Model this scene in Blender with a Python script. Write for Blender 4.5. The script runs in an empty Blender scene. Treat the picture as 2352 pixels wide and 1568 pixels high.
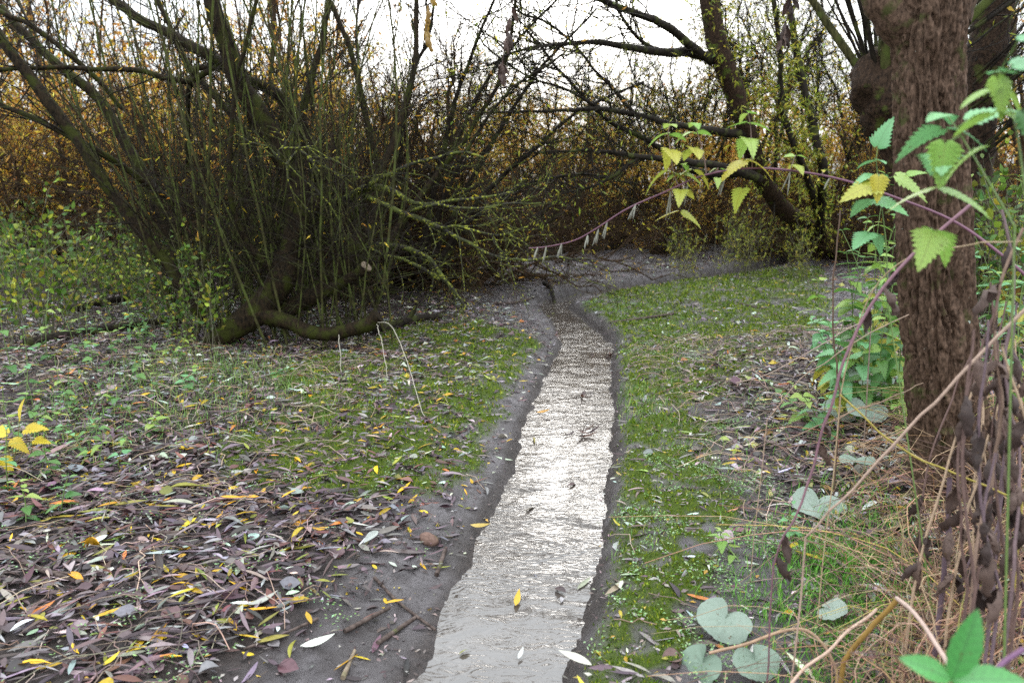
import bpy, math, random
import numpy as np
from mathutils import Matrix, Vector

rng = np.random.default_rng(11)
random.seed(5)
scene = bpy.context.scene
COL = scene.collection

# ------------------------------------------------------------------ camera, sky, sun, exposure
PITCH = math.radians(11.86)
CAM_Z = 1.4
FPX = 1829.0                      # focal length in pixels of a 2352 px wide frame (28 mm on 36 mm)
cam_data = bpy.data.cameras.new("camera")
cam = bpy.data.objects.new("camera", cam_data)
COL.objects.link(cam)
cam.location = (0, 0, CAM_Z)
cam.rotation_euler = (math.pi / 2 - PITCH, 0, 0)
cam_data.lens = 28
cam_data.sensor_width = 36
cam_data.clip_start = 0.05
cam_data.clip_end = 900
cam_data.dof.use_dof = True
cam_data.dof.focus_distance = 3.6
cam_data.dof.aperture_fstop = 3.2
scene.camera = cam

SUN_EL, SUN_AZ = math.radians(18), math.radians(3.5)
world = bpy.data.worlds.new("World")
scene.world = world
world.use_nodes = True
wn = world.node_tree
wn.nodes.clear()
w_out = wn.nodes.new("ShaderNodeOutputWorld")
w_bg = wn.nodes.new("ShaderNodeBackground")
w_sky = wn.nodes.new("ShaderNodeTexSky")
w_hsv = wn.nodes.new("ShaderNodeHueSaturation")
w_sky.sky_type = 'NISHITA'
w_sky.sun_disc = False
w_sky.sun_elevation = SUN_EL
w_sky.sun_rotation = SUN_AZ
w_sky.air_density = 1.0
w_sky.dust_density = 4.0
w_sky.ozone_density = 1.0
w_hsv.inputs['Saturation'].default_value = 0.30
w_bg.inputs['Strength'].default_value = 0.15
wn.links.new(w_sky.outputs[0], w_hsv.inputs['Color'])
# overcast: the clear sky veiled by cloud that brightens evenly towards the zenith
w_tc = wn.nodes.new("ShaderNodeTexCoord")
w_sep = wn.nodes.new("ShaderNodeSeparateXYZ")
w_map = wn.nodes.new("ShaderNodeMapRange")
w_map.inputs['From Min'].default_value = 0.0; w_map.inputs['From Max'].default_value = 1.0
w_map.inputs['To Min'].default_value = 7.5; w_map.inputs['To Max'].default_value = 30.0
w_cloud = wn.nodes.new("ShaderNodeMix"); w_cloud.data_type = 'RGBA'; w_cloud.blend_type = 'MULTIPLY'
w_cloud.inputs['Factor'].default_value = 1.0; w_cloud.inputs['A'].default_value = (0.84, 0.925, 1.0, 1)
w_mix = wn.nodes.new("ShaderNodeMix"); w_mix.data_type = 'RGBA'; w_mix.inputs['Factor'].default_value = 0.75
wn.links.new(w_tc.outputs['Generated'], w_sep.inputs[0])
wn.links.new(w_sep.outputs['Z'], w_map.inputs['Value'])
wn.links.new(w_map.outputs[0], w_cloud.inputs['B'])
wn.links.new(w_hsv.outputs[0], w_mix.inputs['A'])
wn.links.new(w_cloud.outputs['Result'], w_mix.inputs['B'])
wn.links.new(w_mix.outputs['Result'], w_bg.inputs['Color'])
wn.links.new(w_bg.outputs[0], w_out.inputs['Surface'])

sun_data = bpy.data.lights.new("sun", 'SUN')
sun_data.energy = 0.5
sun_data.angle = math.radians(17)
sun_data.color = (1.0, 0.96, 0.9)
sun = bpy.data.objects.new("sun", sun_data)
COL.objects.link(sun)
sv = Vector((math.sin(SUN_AZ) * math.cos(SUN_EL), math.cos(SUN_AZ) * math.cos(SUN_EL), math.sin(SUN_EL)))
sun.rotation_euler = sv.to_track_quat('Z', 'Y').to_euler()
sun.location = (0, 0, 30)

scene.view_settings.view_transform = 'Standard'
scene.view_settings.look = 'None'
scene.view_settings.gamma = 1
scene.view_settings.use_curve_mapping = False
scene.view_settings.exposure = 0.5
scene.render.engine = 'CYCLES'
scene.cycles.max_bounces = 6
scene.cycles.diffuse_bounces = 3
scene.cycles.glossy_bounces = 3
scene.cycles.transmission_bounces = 4
scene.cycles.use_denoising = False
scene.cycles.sample_clamp_indirect = 6

# ------------------------------------------------------------------ helpers: pixels of the 2352 px wide photograph
CP, SP = math.cos(PITCH), math.sin(PITCH)
def raydir(u, v):
    a, b = (u - 1176) / FPX, (784 - v) / FPX
    return np.array([a, CP + b * SP, -SP + b * CP])
def at(u, v, Y):
    d = raydir(u, v)
    return np.array([0, 0, CAM_Z]) + d * (Y / d[1])
def gp(u, v, z=0.0):
    d = raydir(u, v)
    return np.array([0, 0, CAM_Z]) + d * ((z - CAM_Z) / d[2])
def pxr(p, r):
    return r * (p[1] * CP - (p[2] - CAM_Z) * SP) / FPX

# ------------------------------------------------------------------ numeric helpers
def sstep(a, b, x):
    t = np.clip((x - a) / (b - a), 0, 1)
    return t * t * (3 - 2 * t)
def vnoise(p, seed=0):
    p = np.asarray(p, dtype=np.float64)
    i = np.floor(p).astype(np.int64)
    f = p - i
    f = f * f * (3 - 2 * f)
    out = 0
    for dx in (0, 1):
        wx = f[..., 0] if dx else 1 - f[..., 0]
        for dy in (0, 1):
            wy = f[..., 1] if dy else 1 - f[..., 1]
            for dz in (0, 1):
                wz = f[..., 2] if dz else 1 - f[..., 2]
                h = ((i[..., 0] + dx) * 374761393 + (i[..., 1] + dy) * 668265263 + (i[..., 2] + dz) * 1274126177 + seed * 974711) & 0xffffffff
                h = ((h ^ (h >> 13)) * 1274126177) & 0xffffffff
                h = ((h ^ (h >> 16)) * 2246822519) & 0xffffffff
                h = h ^ (h >> 15)
                out = out + wx * wy * wz * (h / 4294967295.0)
    return out
def fbm(p, octaves=4, seed=0):
    p = np.asarray(p, dtype=np.float64)
    a, s, tot = 1.0, 0, 0
    for o in range(octaves):
        s = s + a * vnoise(p * (2 ** o), seed + o)
        tot += a
        a *= 0.5
    return s / tot
def n2(x, y, sc, octaves=3, seed=0):
    return fbm(np.stack([x * sc, y * sc, np.zeros_like(x) + 0.37 + seed], -1), octaves, seed)
def unit(v):
    return v / np.maximum(np.linalg.norm(v, axis=-1, keepdims=True), 1e-9)
def spline(pts, M):
    pts = np.asarray(pts, float)
    n = len(pts)
    if n == 2:
        t = np.linspace(0, 1, M)[:, None]
        return pts[0] * (1 - t) + pts[1] * t
    ext = np.vstack([2 * pts[0] - pts[1], pts, 2 * pts[-1] - pts[-2]])
    s = np.linspace(0, n - 1 - 1e-6, M)
    i = s.astype(int)
    t = (s - i)[:, None]
    p0, p1, p2, p3 = ext[i], ext[i + 1], ext[i + 2], ext[i + 3]
    return 0.5 * (2 * p1 + (p2 - p0) * t + (2 * p0 - 5 * p1 + 4 * p2 - p3) * t * t + (3 * p1 - p0 - 3 * p2 + p3) * t ** 3)

# ------------------------------------------------------------------ mesh buffer
class MB:
    def __init__(self):
        self.v, self.q, self.t, self.c, self.n = [], [], [], [], 0
    def add(self, V, Q=None, T=None, C=None):
        V = np.asarray(V, float).reshape(-1, 3)
        self.v.append(V)
        if Q is not None and len(Q): self.q.append(np.asarray(Q, np.int64).reshape(-1, 4) + self.n)
        if T is not None and len(T): self.t.append(np.asarray(T, np.int64).reshape(-1, 3) + self.n)
        if C is None: C = np.ones((len(V), 3)) * 0.5
        C = np.asarray(C, float)
        if C.ndim == 1: C = np.tile(C, (len(V), 1))
        self.c.append(C)
        self.n += len(V)
    def mesh(self, name, mat, smooth=True):
        me = bpy.data.meshes.new(name)
        V = np.vstack(self.v)
        Q = np.vstack(self.q) if self.q else np.zeros((0, 4), np.int64)
        T = np.vstack(self.t) if self.t else np.zeros((0, 3), np.int64)
        me.vertices.add(len(V))
        me.vertices.foreach_set('co', V.astype(np.float32).ravel())
        li = np.concatenate([Q.ravel(), T.ravel()]).astype(np.int32)
        me.loops.add(len(li))
        me.loops.foreach_set('vertex_index', li)
        me.polygons.add(len(Q) + len(T))
        ls = np.concatenate([np.arange(len(Q)) * 4, len(Q) * 4 + np.arange(len(T)) * 3]).astype(np.int32)
        me.polygons.foreach_set('loop_start', ls)
        me.polygons.foreach_set('use_smooth', np.full(len(ls), smooth, dtype=bool))
        C = np.vstack(self.c)
        ca = me.attributes.new('col', 'FLOAT_COLOR', 'POINT')
        ca.data.foreach_set('color', np.hstack([C, np.ones((len(C), 1))]).astype(np.float32).ravel())
        me.update(calc_edges=True)
        if mat is not None: me.materials.append(mat)
        return me
    def build(self, name, mat, parent=None, smooth=True, stuff=False, origin=None):
        if not self.v: return None
        if origin is not None:
            o_ = np.asarray(origin, float)
            self.v = [v - o_ for v in self.v]
        ob = bpy.data.objects.new(name, self.mesh(name, mat, smooth))
        COL.objects.link(ob)
        if origin is not None: ob.location = tuple(origin)
        if parent is not None: ob.parent = parent
        if stuff: ob['kind'] = 'stuff'
        return ob

def tag(o, label=None, cat=None, group=None, kind=None):
    if label: o['label'] = label
    if cat: o['category'] = cat
    if group: o['group'] = group
    if kind: o['kind'] = kind
    return o
def empty(name, loc, label, cat, group=None):
    o = bpy.data.objects.new(name, None)
    o.empty_display_size = 0.1
    COL.objects.link(o)
    o.location = tuple(loc)
    return tag(o, label, cat, group)
def copy_tree(o, parent=None):
    c = o.copy()
    COL.objects.link(c)
    c.parent = parent
    for ch in list(o.children):
        copy_tree(ch, c)
    return c

def tubes(mb, P, R, k=5, C=None, cap=False):
    """a batch of tubes: P (B,N,3), R (B,N)"""
    P = np.asarray(P, float); R = np.asarray(R, float)
    if P.ndim == 2: P, R = P[None], R[None]
    B, N = P.shape[:2]
    T = unit(np.gradient(P, axis=1))
    chord = unit(P[:, -1] - P[:, 0] + 1e-6)
    a = np.where(np.abs(chord[:, 2:3]) < 0.8, np.array([[0, 0, 1.0]]), np.array([[1.0, 0, 0]]))
    ref = unit(np.cross(chord, a))[:, None, :]
    n1 = unit(ref - (ref * T).sum(-1, keepdims=True) * T)
    nb = np.cross(T, n1)
    th = np.arange(k) * 2 * np.pi / k
    V = P[:, :, None, :] + R[:, :, None, None] * (np.cos(th)[:, None] * n1[:, :, None, :] + np.sin(th)[:, None] * nb[:, :, None, :])
    idx = np.arange(B * N * k).reshape(B, N, k)
    q = np.stack([idx[:, :-1], np.roll(idx, -1, 2)[:, :-1], np.roll(idx, -1, 2)[:, 1:], idx[:, 1:]], -1)
    if C is None: C = np.array([0.5, 0.5, 0.5])
    C = np.asarray(C, float)
    if C.ndim == 1: CC = np.tile(C, (B * N * k, 1))
    elif C.ndim == 2: CC = np.repeat(C, N * k, axis=0)
    mb.add(V, Q=q, C=CC)
    if cap:
        for b in range(B):
            for e in (0, N - 1):
                ring = V[b, e]
                c = ring.mean(0)
                ids = [(j, (j + 1) % k, k) if e else ((j + 1) % k, j, k) for j in range(k)]
                mb.add(np.vstack([ring, c]), T=ids, C=CC[0])

def grow(P, R, n, L, ang, up=0.0, N=5, wig=0.15, t0=0.2, t1=1.0, rmax=0.02, rmul=0.7, tip=0.25, g=None, gravity=0.0, perp_bias=None):
    """n children on each polyline of P (B,N0,3); returns polylines and radii"""
    g = g if g is not None else rng
    P = np.asarray(P, float); R = np.asarray(R, float)
    B, N0 = P.shape[:2]
    t = g.uniform(t0, t1, (B, n)) * (N0 - 1)
    i = np.minimum(t.astype(int), N0 - 2)
    f = (t - i)[..., None]
    bi = np.arange(B)[:, None]
    pos = P[bi, i] * (1 - f) + P[bi, i + 1] * f
    tan = unit(P[bi, i + 1] - P[bi, i])
    rad = R[bi, i] * (1 - f[..., 0]) + R[bi, i + 1] * f[..., 0]
    rnd = g.normal(size=(B, n, 3))
    if perp_bias is not None: rnd = rnd + np.asarray(perp_bias)
    perp = unit(rnd - (rnd * tan).sum(-1, keepdims=True) * tan)
    a = np.radians(g.normal(ang, 14, (B, n)))[..., None]
    d = unit(tan * np.cos(a) + perp * np.sin(a) + np.array([0, 0, up]))
    ln = g.uniform(L[0], L[1], (B, n))
    st = (ln / (N - 1))[..., None]
    out = [pos]
    for s in range(N - 1):
        out.append(out[-1] + d * st)
        d = unit(d + g.normal(size=d.shape) * wig + np.array([0, 0, up * 0.25 - gravity]))
    P2 = np.stack(out, 2).reshape(B * n, N, 3)
    r0 = np.minimum(rad * rmul, rmax).reshape(-1)
    R2 = r0[:, None] * np.linspace(1, tip, N)[None]
    return P2, R2

def sample_on(P, n, t0=0.1, t1=1.0, g=None):
    g = g if g is not None else rng
    B, N0 = P.shape[:2]
    t = g.uniform(t0, t1, (B, n)) * (N0 - 1)
    i = np.minimum(t.astype(int), N0 - 2)
    f = (t - i)[..., None]
    bi = np.arange(B)[:, None]
    pos = P[bi, i] * (1 - f) + P[bi, i + 1] * f
    return pos.reshape(-1, 3), unit(P[bi, i + 1] - P[bi, i]).reshape(-1, 3)

def leaves(mb, pos, d, nrm, L, W, C, st=4, curl=0.0, fold=0.2, shape='willow'):
    """a batch of leaves with a folded blade"""
    n = len(pos)
    d = unit(d); s = unit(np.cross(d, nrm)); m = np.cross(s, d)
    L = np.broadcast_to(L, (n,)); W = np.broadcast_to(W, (n,)); curl = np.broadcast_to(curl, (n,)); fold = np.broadcast_to(fold, (n,))
    if shape == 'flat':       # a cheap kite-shaped leaf
        V = np.stack([pos, pos + d * (L * .45)[:, None] + s * (W * .5)[:, None] + m * (fold * W)[:, None],
                      pos + d * L[:, None] + m * (curl * L)[:, None],
                      pos + d * (L * .45)[:, None] - s * (W * .5)[:, None] + m * (fold * W)[:, None]], 1)
        idx = np.arange(n * 4).reshape(n, 4)
        mb.add(V, T=np.concatenate([idx[:, [0, 1, 2]], idx[:, [0, 2, 3]]]), C=np.repeat(C, 4, 0))
        return
    t = np.linspace(0, 1, st + 1)
    if shape == 'willow': w = np.sin(np.pi * t ** 0.85) ** 0.9
    elif shape == 'oval': w = np.sin(np.pi * t ** 0.7) ** 0.7
    w = np.maximum(w, 0.04)
    arc = ((t - 0.5) ** 2 * 4 - 1)
    base = pos[:, None] + d[:, None] * (t * 1.0)[None, :, None] * L[:, None, None] + m[:, None] * (arc[None] * (curl * L)[:, None])[..., None]
    hw = 0.5 * W[:, None] * w[None]
    le = base + s[:, None] * hw[..., None] + m[:, None] * (hw * fold[:, None])[..., None]
    ri = base - s[:, None] * hw[..., None] + m[:, None] * (hw * fold[:, None])[..., None]
    V = np.stack([le, base, ri], 2)
    k = st + 1
    idx = np.arange(n * k * 3).reshape(n, k, 3)
    q = np.stack([idx[:, :-1, :-1], idx[:, :-1, 1:], idx[:, 1:, 1:], idx[:, 1:, :-1]], -1)
    mb.add(V, Q=q, C=np.repeat(C, k * 3, 0))

def pick(palette, n, jit=0.15, g=None):
    g = g if g is not None else rng
    cols = np.array([p[0] for p in palette], float)
    w = np.array([p[1] for p in palette], float)
    ix = g.choice(len(cols), n, p=w / w.sum())
    c = cols[ix] * np.exp(g.normal(0, jit, (n, 1))) * np.exp(g.normal(0, jit * .35, (n, 3)))
    return np.clip(c, 0.004, 0.85)

# ------------------------------------------------------------------ materials
def new_mat(name):
    m = bpy.data.materials.new(name)
    m.use_nodes = True
    nt = m.node_tree
    nt.nodes.clear()
    return m, nt, nt.nodes.new
def attr_leaf_mat(name, transl=0.3, rough=0.5, spec=0.5, nscale=60, vary=0.5, bump=0.3):
    m, nt, N = new_mat(name)
    out = N("ShaderNodeOutputMaterial"); bs = N("ShaderNodeBsdfPrincipled")
    at_ = N("ShaderNodeAttribute"); at_.attribute_name = 'col'
    tc = N("ShaderNodeTexCoord"); no = N("ShaderNodeTexNoise")
    no.inputs['Scale'].default_value = nscale; no.inputs['Detail'].default_value = 4
    nt.links.new(tc.outputs['Object'], no.inputs['Vector'])
    mr = N("ShaderNodeMapRange")
    mr.inputs['To Min'].default_value = 1 - vary; mr.inputs['To Max'].default_value = 1 + vary
    nt.links.new(no.outputs['Fac'], mr.inputs['Value'])
    mx = N("ShaderNodeMix"); mx.data_type = 'RGBA'; mx.blend_type = 'MULTIPLY'; mx.inputs['Factor'].default_value = 1
    nt.links.new(at_.outputs['Color'], mx.inputs['A']); nt.links.new(mr.outputs['Result'], mx.inputs['B'])
    nt.links.new(mx.outputs['Result'], bs.inputs['Base Color'])
    bs.inputs['Roughness'].default_value = rough
    bs.inputs['Specular IOR Level'].default_value = spec
    bp = N("ShaderNodeBump"); bp.inputs['Strength'].default_value = bump; bp.inputs['Distance'].default_value = 0.004
    nt.links.new(no.outputs['Fac'], bp.inputs['Height']); nt.links.new(bp.outputs['Normal'], bs.inputs['Normal'])
    if transl > 0:
        tr = N("ShaderNodeBsdfTranslucent"); ms = N("ShaderNodeMixShader")
        ms.inputs['Fac'].default_value = transl
        nt.links.new(mx.outputs['Result'], tr.inputs['Color'])
        nt.links.new(bs.outputs[0], ms.inputs[1]); nt.links.new(tr.outputs[0], ms.inputs[2])
        nt.links.new(ms.outputs[0], out.inputs['Surface'])
    else:
        nt.links.new(bs.outputs[0], out.inputs['Surface'])
    return m
def solid_leaf_mat(name, c1, c2, transl=0.35, rough=0.45, nscale=25, veins=.55):
    m, nt, N = new_mat(name)
    out = N("ShaderNodeOutputMaterial"); bs = N("ShaderNodeBsdfPrincipled")
    tc = N("ShaderNodeTexCoord"); no = N("ShaderNodeTexNoise"); oi = N("ShaderNodeObjectInfo")
    no.inputs['Scale'].default_value = nscale; no.inputs['Detail'].default_value = 3
    va = N("ShaderNodeVectorMath"); va.operation = 'ADD'
    nt.links.new(tc.outputs['Object'], va.inputs[0]); nt.links.new(oi.outputs['Random'], va.inputs[1])
    nt.links.new(va.outputs[0], no.inputs['Vector'])
    ad = N("ShaderNodeMath"); ad.operation = 'MULTIPLY_ADD'; ad.inputs[1].default_value = 0.75
    sb = N("ShaderNodeMath"); sb.operation = 'MULTIPLY_ADD'; sb.inputs[1].default_value = 1.0; sb.inputs[2].default_value = -0.48
    nt.links.new(oi.outputs['Random'], sb.inputs[0]); nt.links.new(no.outputs['Fac'], ad.inputs[0]); nt.links.new(sb.outputs[0], ad.inputs[2])
    mx = N("ShaderNodeMix"); mx.data_type = 'RGBA'
    mx.inputs['A'].default_value = (*c1, 1); mx.inputs['B'].default_value = (*c2, 1)
    nt.links.new(ad.outputs[0], mx.inputs['Factor'])
    sx = N("ShaderNodeSeparateXYZ"); nt.links.new(tc.outputs['Object'], sx.inputs[0])
    def mth(op, a_, b_=None):
        q = N("ShaderNodeMath"); q.operation = op
        for i_, vv in ((0, a_), (1, b_)):
            if vv is None: continue
            if isinstance(vv, (int, float)): q.inputs[i_].default_value = vv
            else: nt.links.new(vv, q.inputs[i_])
        return q.outputs[0]
    ay = mth('ABSOLUTE', sx.outputs['Y'])
    ph_ = mth('FRACT', mth('MULTIPLY', mth('SUBTRACT', sx.outputs['X'], mth('MULTIPLY', ay, .8)), 8.0))
    vein = mth('MAXIMUM', mth('LESS_THAN', ph_, .13), mth('LESS_THAN', ay, .014))
    n4 = N("ShaderNodeTexNoise"); n4.inputs['Scale'].default_value = 7; n4.inputs['Detail'].default_value = 5
    nt.links.new(va.outputs[0], n4.inputs['Vector'])
    spot = N("ShaderNodeMapRange"); spot.inputs['From Min'].default_value = .66; spot.inputs['From Max'].default_value = .70
    nt.links.new(n4.outputs['Fac'], spot.inputs['Value'])
    mv = N("ShaderNodeMix"); mv.data_type = 'RGBA'; mv.inputs['B'].default_value = (c2[0] * .45, c2[1] * .42, c2[2] * .45, 1)
    nt.links.new(mx.outputs['Result'], mv.inputs['A']); nt.links.new(mth('MULTIPLY', vein, veins), mv.inputs['Factor'])
    mx = N("ShaderNodeMix"); mx.data_type = 'RGBA'; mx.inputs['B'].default_value = (.10, .055, .02, 1)
    nt.links.new(mv.outputs['Result'], mx.inputs['A']); nt.links.new(mth('MULTIPLY', spot.outputs[0], .8), mx.inputs['Factor'])
    nt.links.new(mx.outputs['Result'], bs.inputs['Base Color'])
    bs.inputs['Roughness'].default_value = rough
    tr = N("ShaderNodeBsdfTranslucent"); ms = N("ShaderNodeMixShader"); ms.inputs['Fac'].default_value = transl
    nt.links.new(mx.outputs['Result'], tr.inputs['Color'])
    nt.links.new(bs.outputs[0], ms.inputs[1]); nt.links.new(tr.outputs[0], ms.inputs[2]); nt.links.new(ms.outputs[0], out.inputs['Surface'])
    return m
def bark_mat(name, c1, c2, moss=(0.07, 0.09, 0.015), moss_amt=0.3, scale=14, stretch=0.25, bump=0.6, lichen=None, lichen_thr=0.62, rough=0.8):
    m, nt, N = new_mat(name)
    out = N("ShaderNodeOutputMaterial"); bs = N("ShaderNodeBsdfPrincipled")
    geo = N("ShaderNodeNewGeometry"); mp = N("ShaderNodeMapping"); mp.inputs['Scale'].default_value = (1, 1, stretch)
    nt.links.new(geo.outputs['Position'], mp.inputs['Vector'])
    no = N("ShaderNodeTexNoise"); no.inputs['Scale'].default_value = scale * 3; no.inputs['Detail'].default_value = 8; no.inputs['Roughness'].default_value = 0.65
    nt.links.new(mp.outputs[0], no.inputs['Vector'])
    cr = N("ShaderNodeMapRange"); cr.inputs['From Min'].default_value = 0.35; cr.inputs['From Max'].default_value = 0.68
    nt.links.new(no.outputs['Fac'], cr.inputs['Value'])
    mx = N("ShaderNodeMix"); mx.data_type = 'RGBA'; mx.inputs['A'].default_value = (*c1, 1); mx.inputs['B'].default_value = (*c2, 1)
    nt.links.new(cr.outputs[0], mx.inputs['Factor'])
    n2_ = N("ShaderNodeTexNoise"); n2_.inputs['Scale'].default_value = scale * .5; n2_.inputs['Detail'].default_value = 6
    nt.links.new(geo.outputs['Position'], n2_.inputs['Vector'])
    mr = N("ShaderNodeMapRange"); mr.inputs['From Min'].default_value = 0.62 - moss_amt * .3; mr.inputs['From Max'].default_value = 0.72 - moss_amt * .25
    nt.links.new(n2_.outputs['Fac'], mr.inputs['Value'])
    m2 = N("ShaderNodeMix"); m2.data_type = 'RGBA'; m2.inputs['B'].default_value = (*moss, 1)
    nt.links.new(mx.outputs['Result'], m2.inputs['A']); nt.links.new(mr.outputs[0], m2.inputs['Factor'])
    last = m2.outputs['Result']
    if lichen:
        n3 = N("ShaderNodeTexNoise"); n3.inputs['Scale'].default_value = 38; n3.inputs['Detail'].default_value = 3
        nt.links.new(geo.outputs['Position'], n3.inputs['Vector'])
        m3r = N("ShaderNodeMapRange"); m3r.inputs['From Min'].default_value = lichen_thr; m3r.inputs['From Max'].default_value = lichen_thr + 0.04
        nt.links.new(n3.outputs['Fac'], m3r.inputs['Value'])
        m3 = N("ShaderNodeMix"); m3.data_type = 'RGBA'; m3.inputs['B'].default_value = (*lichen, 1)
        nt.links.new(last, m3.inputs['A']); nt.links.new(m3r.outputs[0], m3.inputs['Factor'])
        last = m3.outputs['Result']
    nt.links.new(last, bs.inputs['Base Color'])
    bs.inputs['Roughness'].default_value = rough
    bs.inputs['Specular IOR Level'].default_value = 0.12
    bp = N("ShaderNodeBump"); bp.inputs['Strength'].default_value = bump; bp.inputs['Distance'].default_value = 0.02
    nt.links.new(no.outputs['Fac'], bp.inputs['Height']); nt.links.new(bp.outputs['Normal'], bs.inputs['Normal'])
    nt.links.new(bs.outputs[0], out.inputs['Surface'])
    return m

M_LITTER = attr_leaf_mat('fallen leaf', transl=0.10, rough=0.45, spec=0.32, nscale=90, vary=0.45, bump=0.4)
M_FOLIAGE = attr_leaf_mat('foliage', transl=0.42, rough=0.5, spec=0.4, nscale=30, vary=0.3, bump=0.1)
M_SMALL = attr_leaf_mat('small plants', transl=0.25, rough=0.55, spec=0.3, nscale=40, vary=0.3, bump=0.1)
M_DRY = attr_leaf_mat('dry stalks', transl=0.0, rough=0.7, spec=0.3, nscale=70, vary=0.4, bump=0.3)
M_TWIG = bark_mat('twig bark', (0.006, 0.004, 0.003), (0.028, 0.021, 0.014), moss_amt=0.25, moss=(0.05, 0.055, 0.015), bump=0.2)
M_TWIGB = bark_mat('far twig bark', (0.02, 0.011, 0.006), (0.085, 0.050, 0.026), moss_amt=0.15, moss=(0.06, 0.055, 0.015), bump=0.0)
M_WILLOW = bark_mat('willow bark', (0.005, 0.0035, 0.002), (0.036, 0.023, 0.011), moss_amt=0.45, moss=(0.030, 0.033, 0.005), scale=16, stretch=0.35, bump=0.9)
M_SHOOT = bark_mat('willow shoot bark', (0.016, 0.015, 0.005), (0.085, 0.078, 0.028), moss_amt=0.5, moss=(0.07, 0.085, 0.02), bump=0.25)
M_LICHEN = bark_mat('lichened twig bark', (0.014, 0.013, 0.010), (0.05, 0.045, 0.03), moss_amt=0.5, moss=(0.07, 0.08, 0.02), bump=0.2, lichen=(0.27, 0.28, 0.035), lichen_thr=0.57)
M_BARK = bark_mat('furrowed bark', (0.026, 0.015, 0.009), (0.15, 0.092, 0.062), moss_amt=0.12, moss=(0.06, 0.06, 0.02), scale=26, stretch=0.5, bump=0.35, lichen=(0.4, 0.45, 0.38), lichen_thr=0.74)
M_POLL = bark_mat('pollard bark', (0.010, 0.006, 0.004), (0.065, 0.038, 0.023), moss_amt=0.12, scale=14, stretch=0.6, bump=1.0)
M_WOOD = bark_mat('cut wood', (0.12, 0.09, 0.06), (0.26, 0.20, 0.14), moss_amt=0.1, scale=20, bump=0.3)
M_STICK = bark_mat('stick bark', (0.035, 0.024, 0.020), (0.13, 0.095, 0.08), moss_amt=0.05, bump=0.4)
M_NET = solid_leaf_mat('green leaf', (0.06, 0.17, 0.035), (0.15, 0.30, 0.06))
M_NETP = solid_leaf_mat('pale green leaf', (0.13, 0.33, 0.13), (0.20, 0.42, 0.16), transl=0.3)
M_NETY = solid_leaf_mat('yellowing leaf', (0.34, 0.40, 0.06), (0.52, 0.42, 0.05), transl=0.4)
M_NETL = solid_leaf_mat('lime leaf', (0.22, 0.40, 0.07), (0.38, 0.46, 0.10), transl=0.4)
M_STEM = attr_leaf_mat('plant stem', transl=0.0, rough=0.5, spec=0.4, nscale=40, vary=0.25, bump=0.1)
M_BUTTER = solid_leaf_mat('grey-green broad leaf', (0.15, 0.205, 0.145), (0.27, 0.31, 0.255), transl=0.2, rough=0.6, nscale=9, veins=.0)
M_DEAD = solid_leaf_mat('withered leaf', (0.035, 0.020, 0.016), (0.13, 0.078, 0.058), transl=0.1, rough=0.75)

# ------------------------------------------------------------------ terrain: stream bed between two banks
WZ = -0.10
Lpx = [(800, 1700), (905, 1600), (950, 1540), (985, 1480), (1012, 1400), (1075, 1305), (1108, 1210), (1150, 1120), (1178, 1050), (1200, 980), (1232, 900), (1258, 850),
       (1286, 800), (1282, 770), (1266, 740), (1246, 712), (1240, 692)]
Rpx = [(1270, 1700), (1302, 1600), (1314, 1540), (1325, 1480), (1358, 1400), (1372, 1305), (1382, 1210), (1388, 1120), (1405, 1050), (1407, 980), (1408, 900), (1406, 850),
       (1404, 800), (1386, 770), (1352, 742), (1318, 716), (1312, 704)]
Lw = [gp(u, v, WZ)[:2] for u, v in Lpx]
Rw = [gp(u, v, WZ)[:2] for u, v in Rpx]
far = [gp(u, v, WZ)[:2] for u, v in [(1330, 679), (1450, 661), (1600, 640), (1760, 618)]]
Lw += [p + np.array([0, 0.10]) for p in far] + [np.array([7.5, 15.5]), np.array([14.0, 19.0])]
Rw += [p + np.array([0.12, -0.42]) for p in far] + [np.array([7.7, 15.0]), np.array([14.2, 18.4])]
back = [3.2, 1.9, 1.1, .6, .3, .12]
Lw = np.array([[Lw[0][0] - .12 * d_, Lw[0][1] - d_] for d_ in back] + [list(p) for p in Lw])
Rw = np.array([[Rw[0][0] + .02 * d_, Rw[0][1] - d_] for d_ in back] + [list(p) for p in Rw])
Lw = spline(np.c_[Lw, np.zeros(len(Lw))], 110)[:, :2]
Rw = spline(np.c_[Rw, np.zeros(len(Rw))], 110)[:, :2]
def dist_poly(x, y, pl):
    best = np.full(x.shape, 1e9)
    for a, b in zip(pl[:-1], pl[1:]):
        d = b - a
        t = np.clip(((x - a[0]) * d[0] + (y - a[1]) * d[1]) / max(d @ d, 1e-9), 0, 1)
        best = np.minimum(best, (x - a[0] - t * d[0]) ** 2 + (y - a[1] - t * d[1]) ** 2)
    return np.sqrt(best)
CH = np.vstack([Lw, Rw[::-1]])
def inside(x, y, poly):
    r = np.zeros(x.shape, bool)
    for (x1, y1), (x2, y2) in zip(poly, np.roll(poly, -1, 0)):
        c = ((y1 > y) != (y2 > y)) & (x < (x2 - x1) * (y - y1) / (y2 - y1 + 1e-12) + x1)
        r ^= c
    return r
def channel(x, y):
    dl, dr = dist_poly(x, y, Lw), dist_poly(x, y, Rw)
    s = np.minimum(dl, dr)
    ins = inside(x, y, CH)
    return np.where(ins, -s, s), dl < dr
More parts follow.
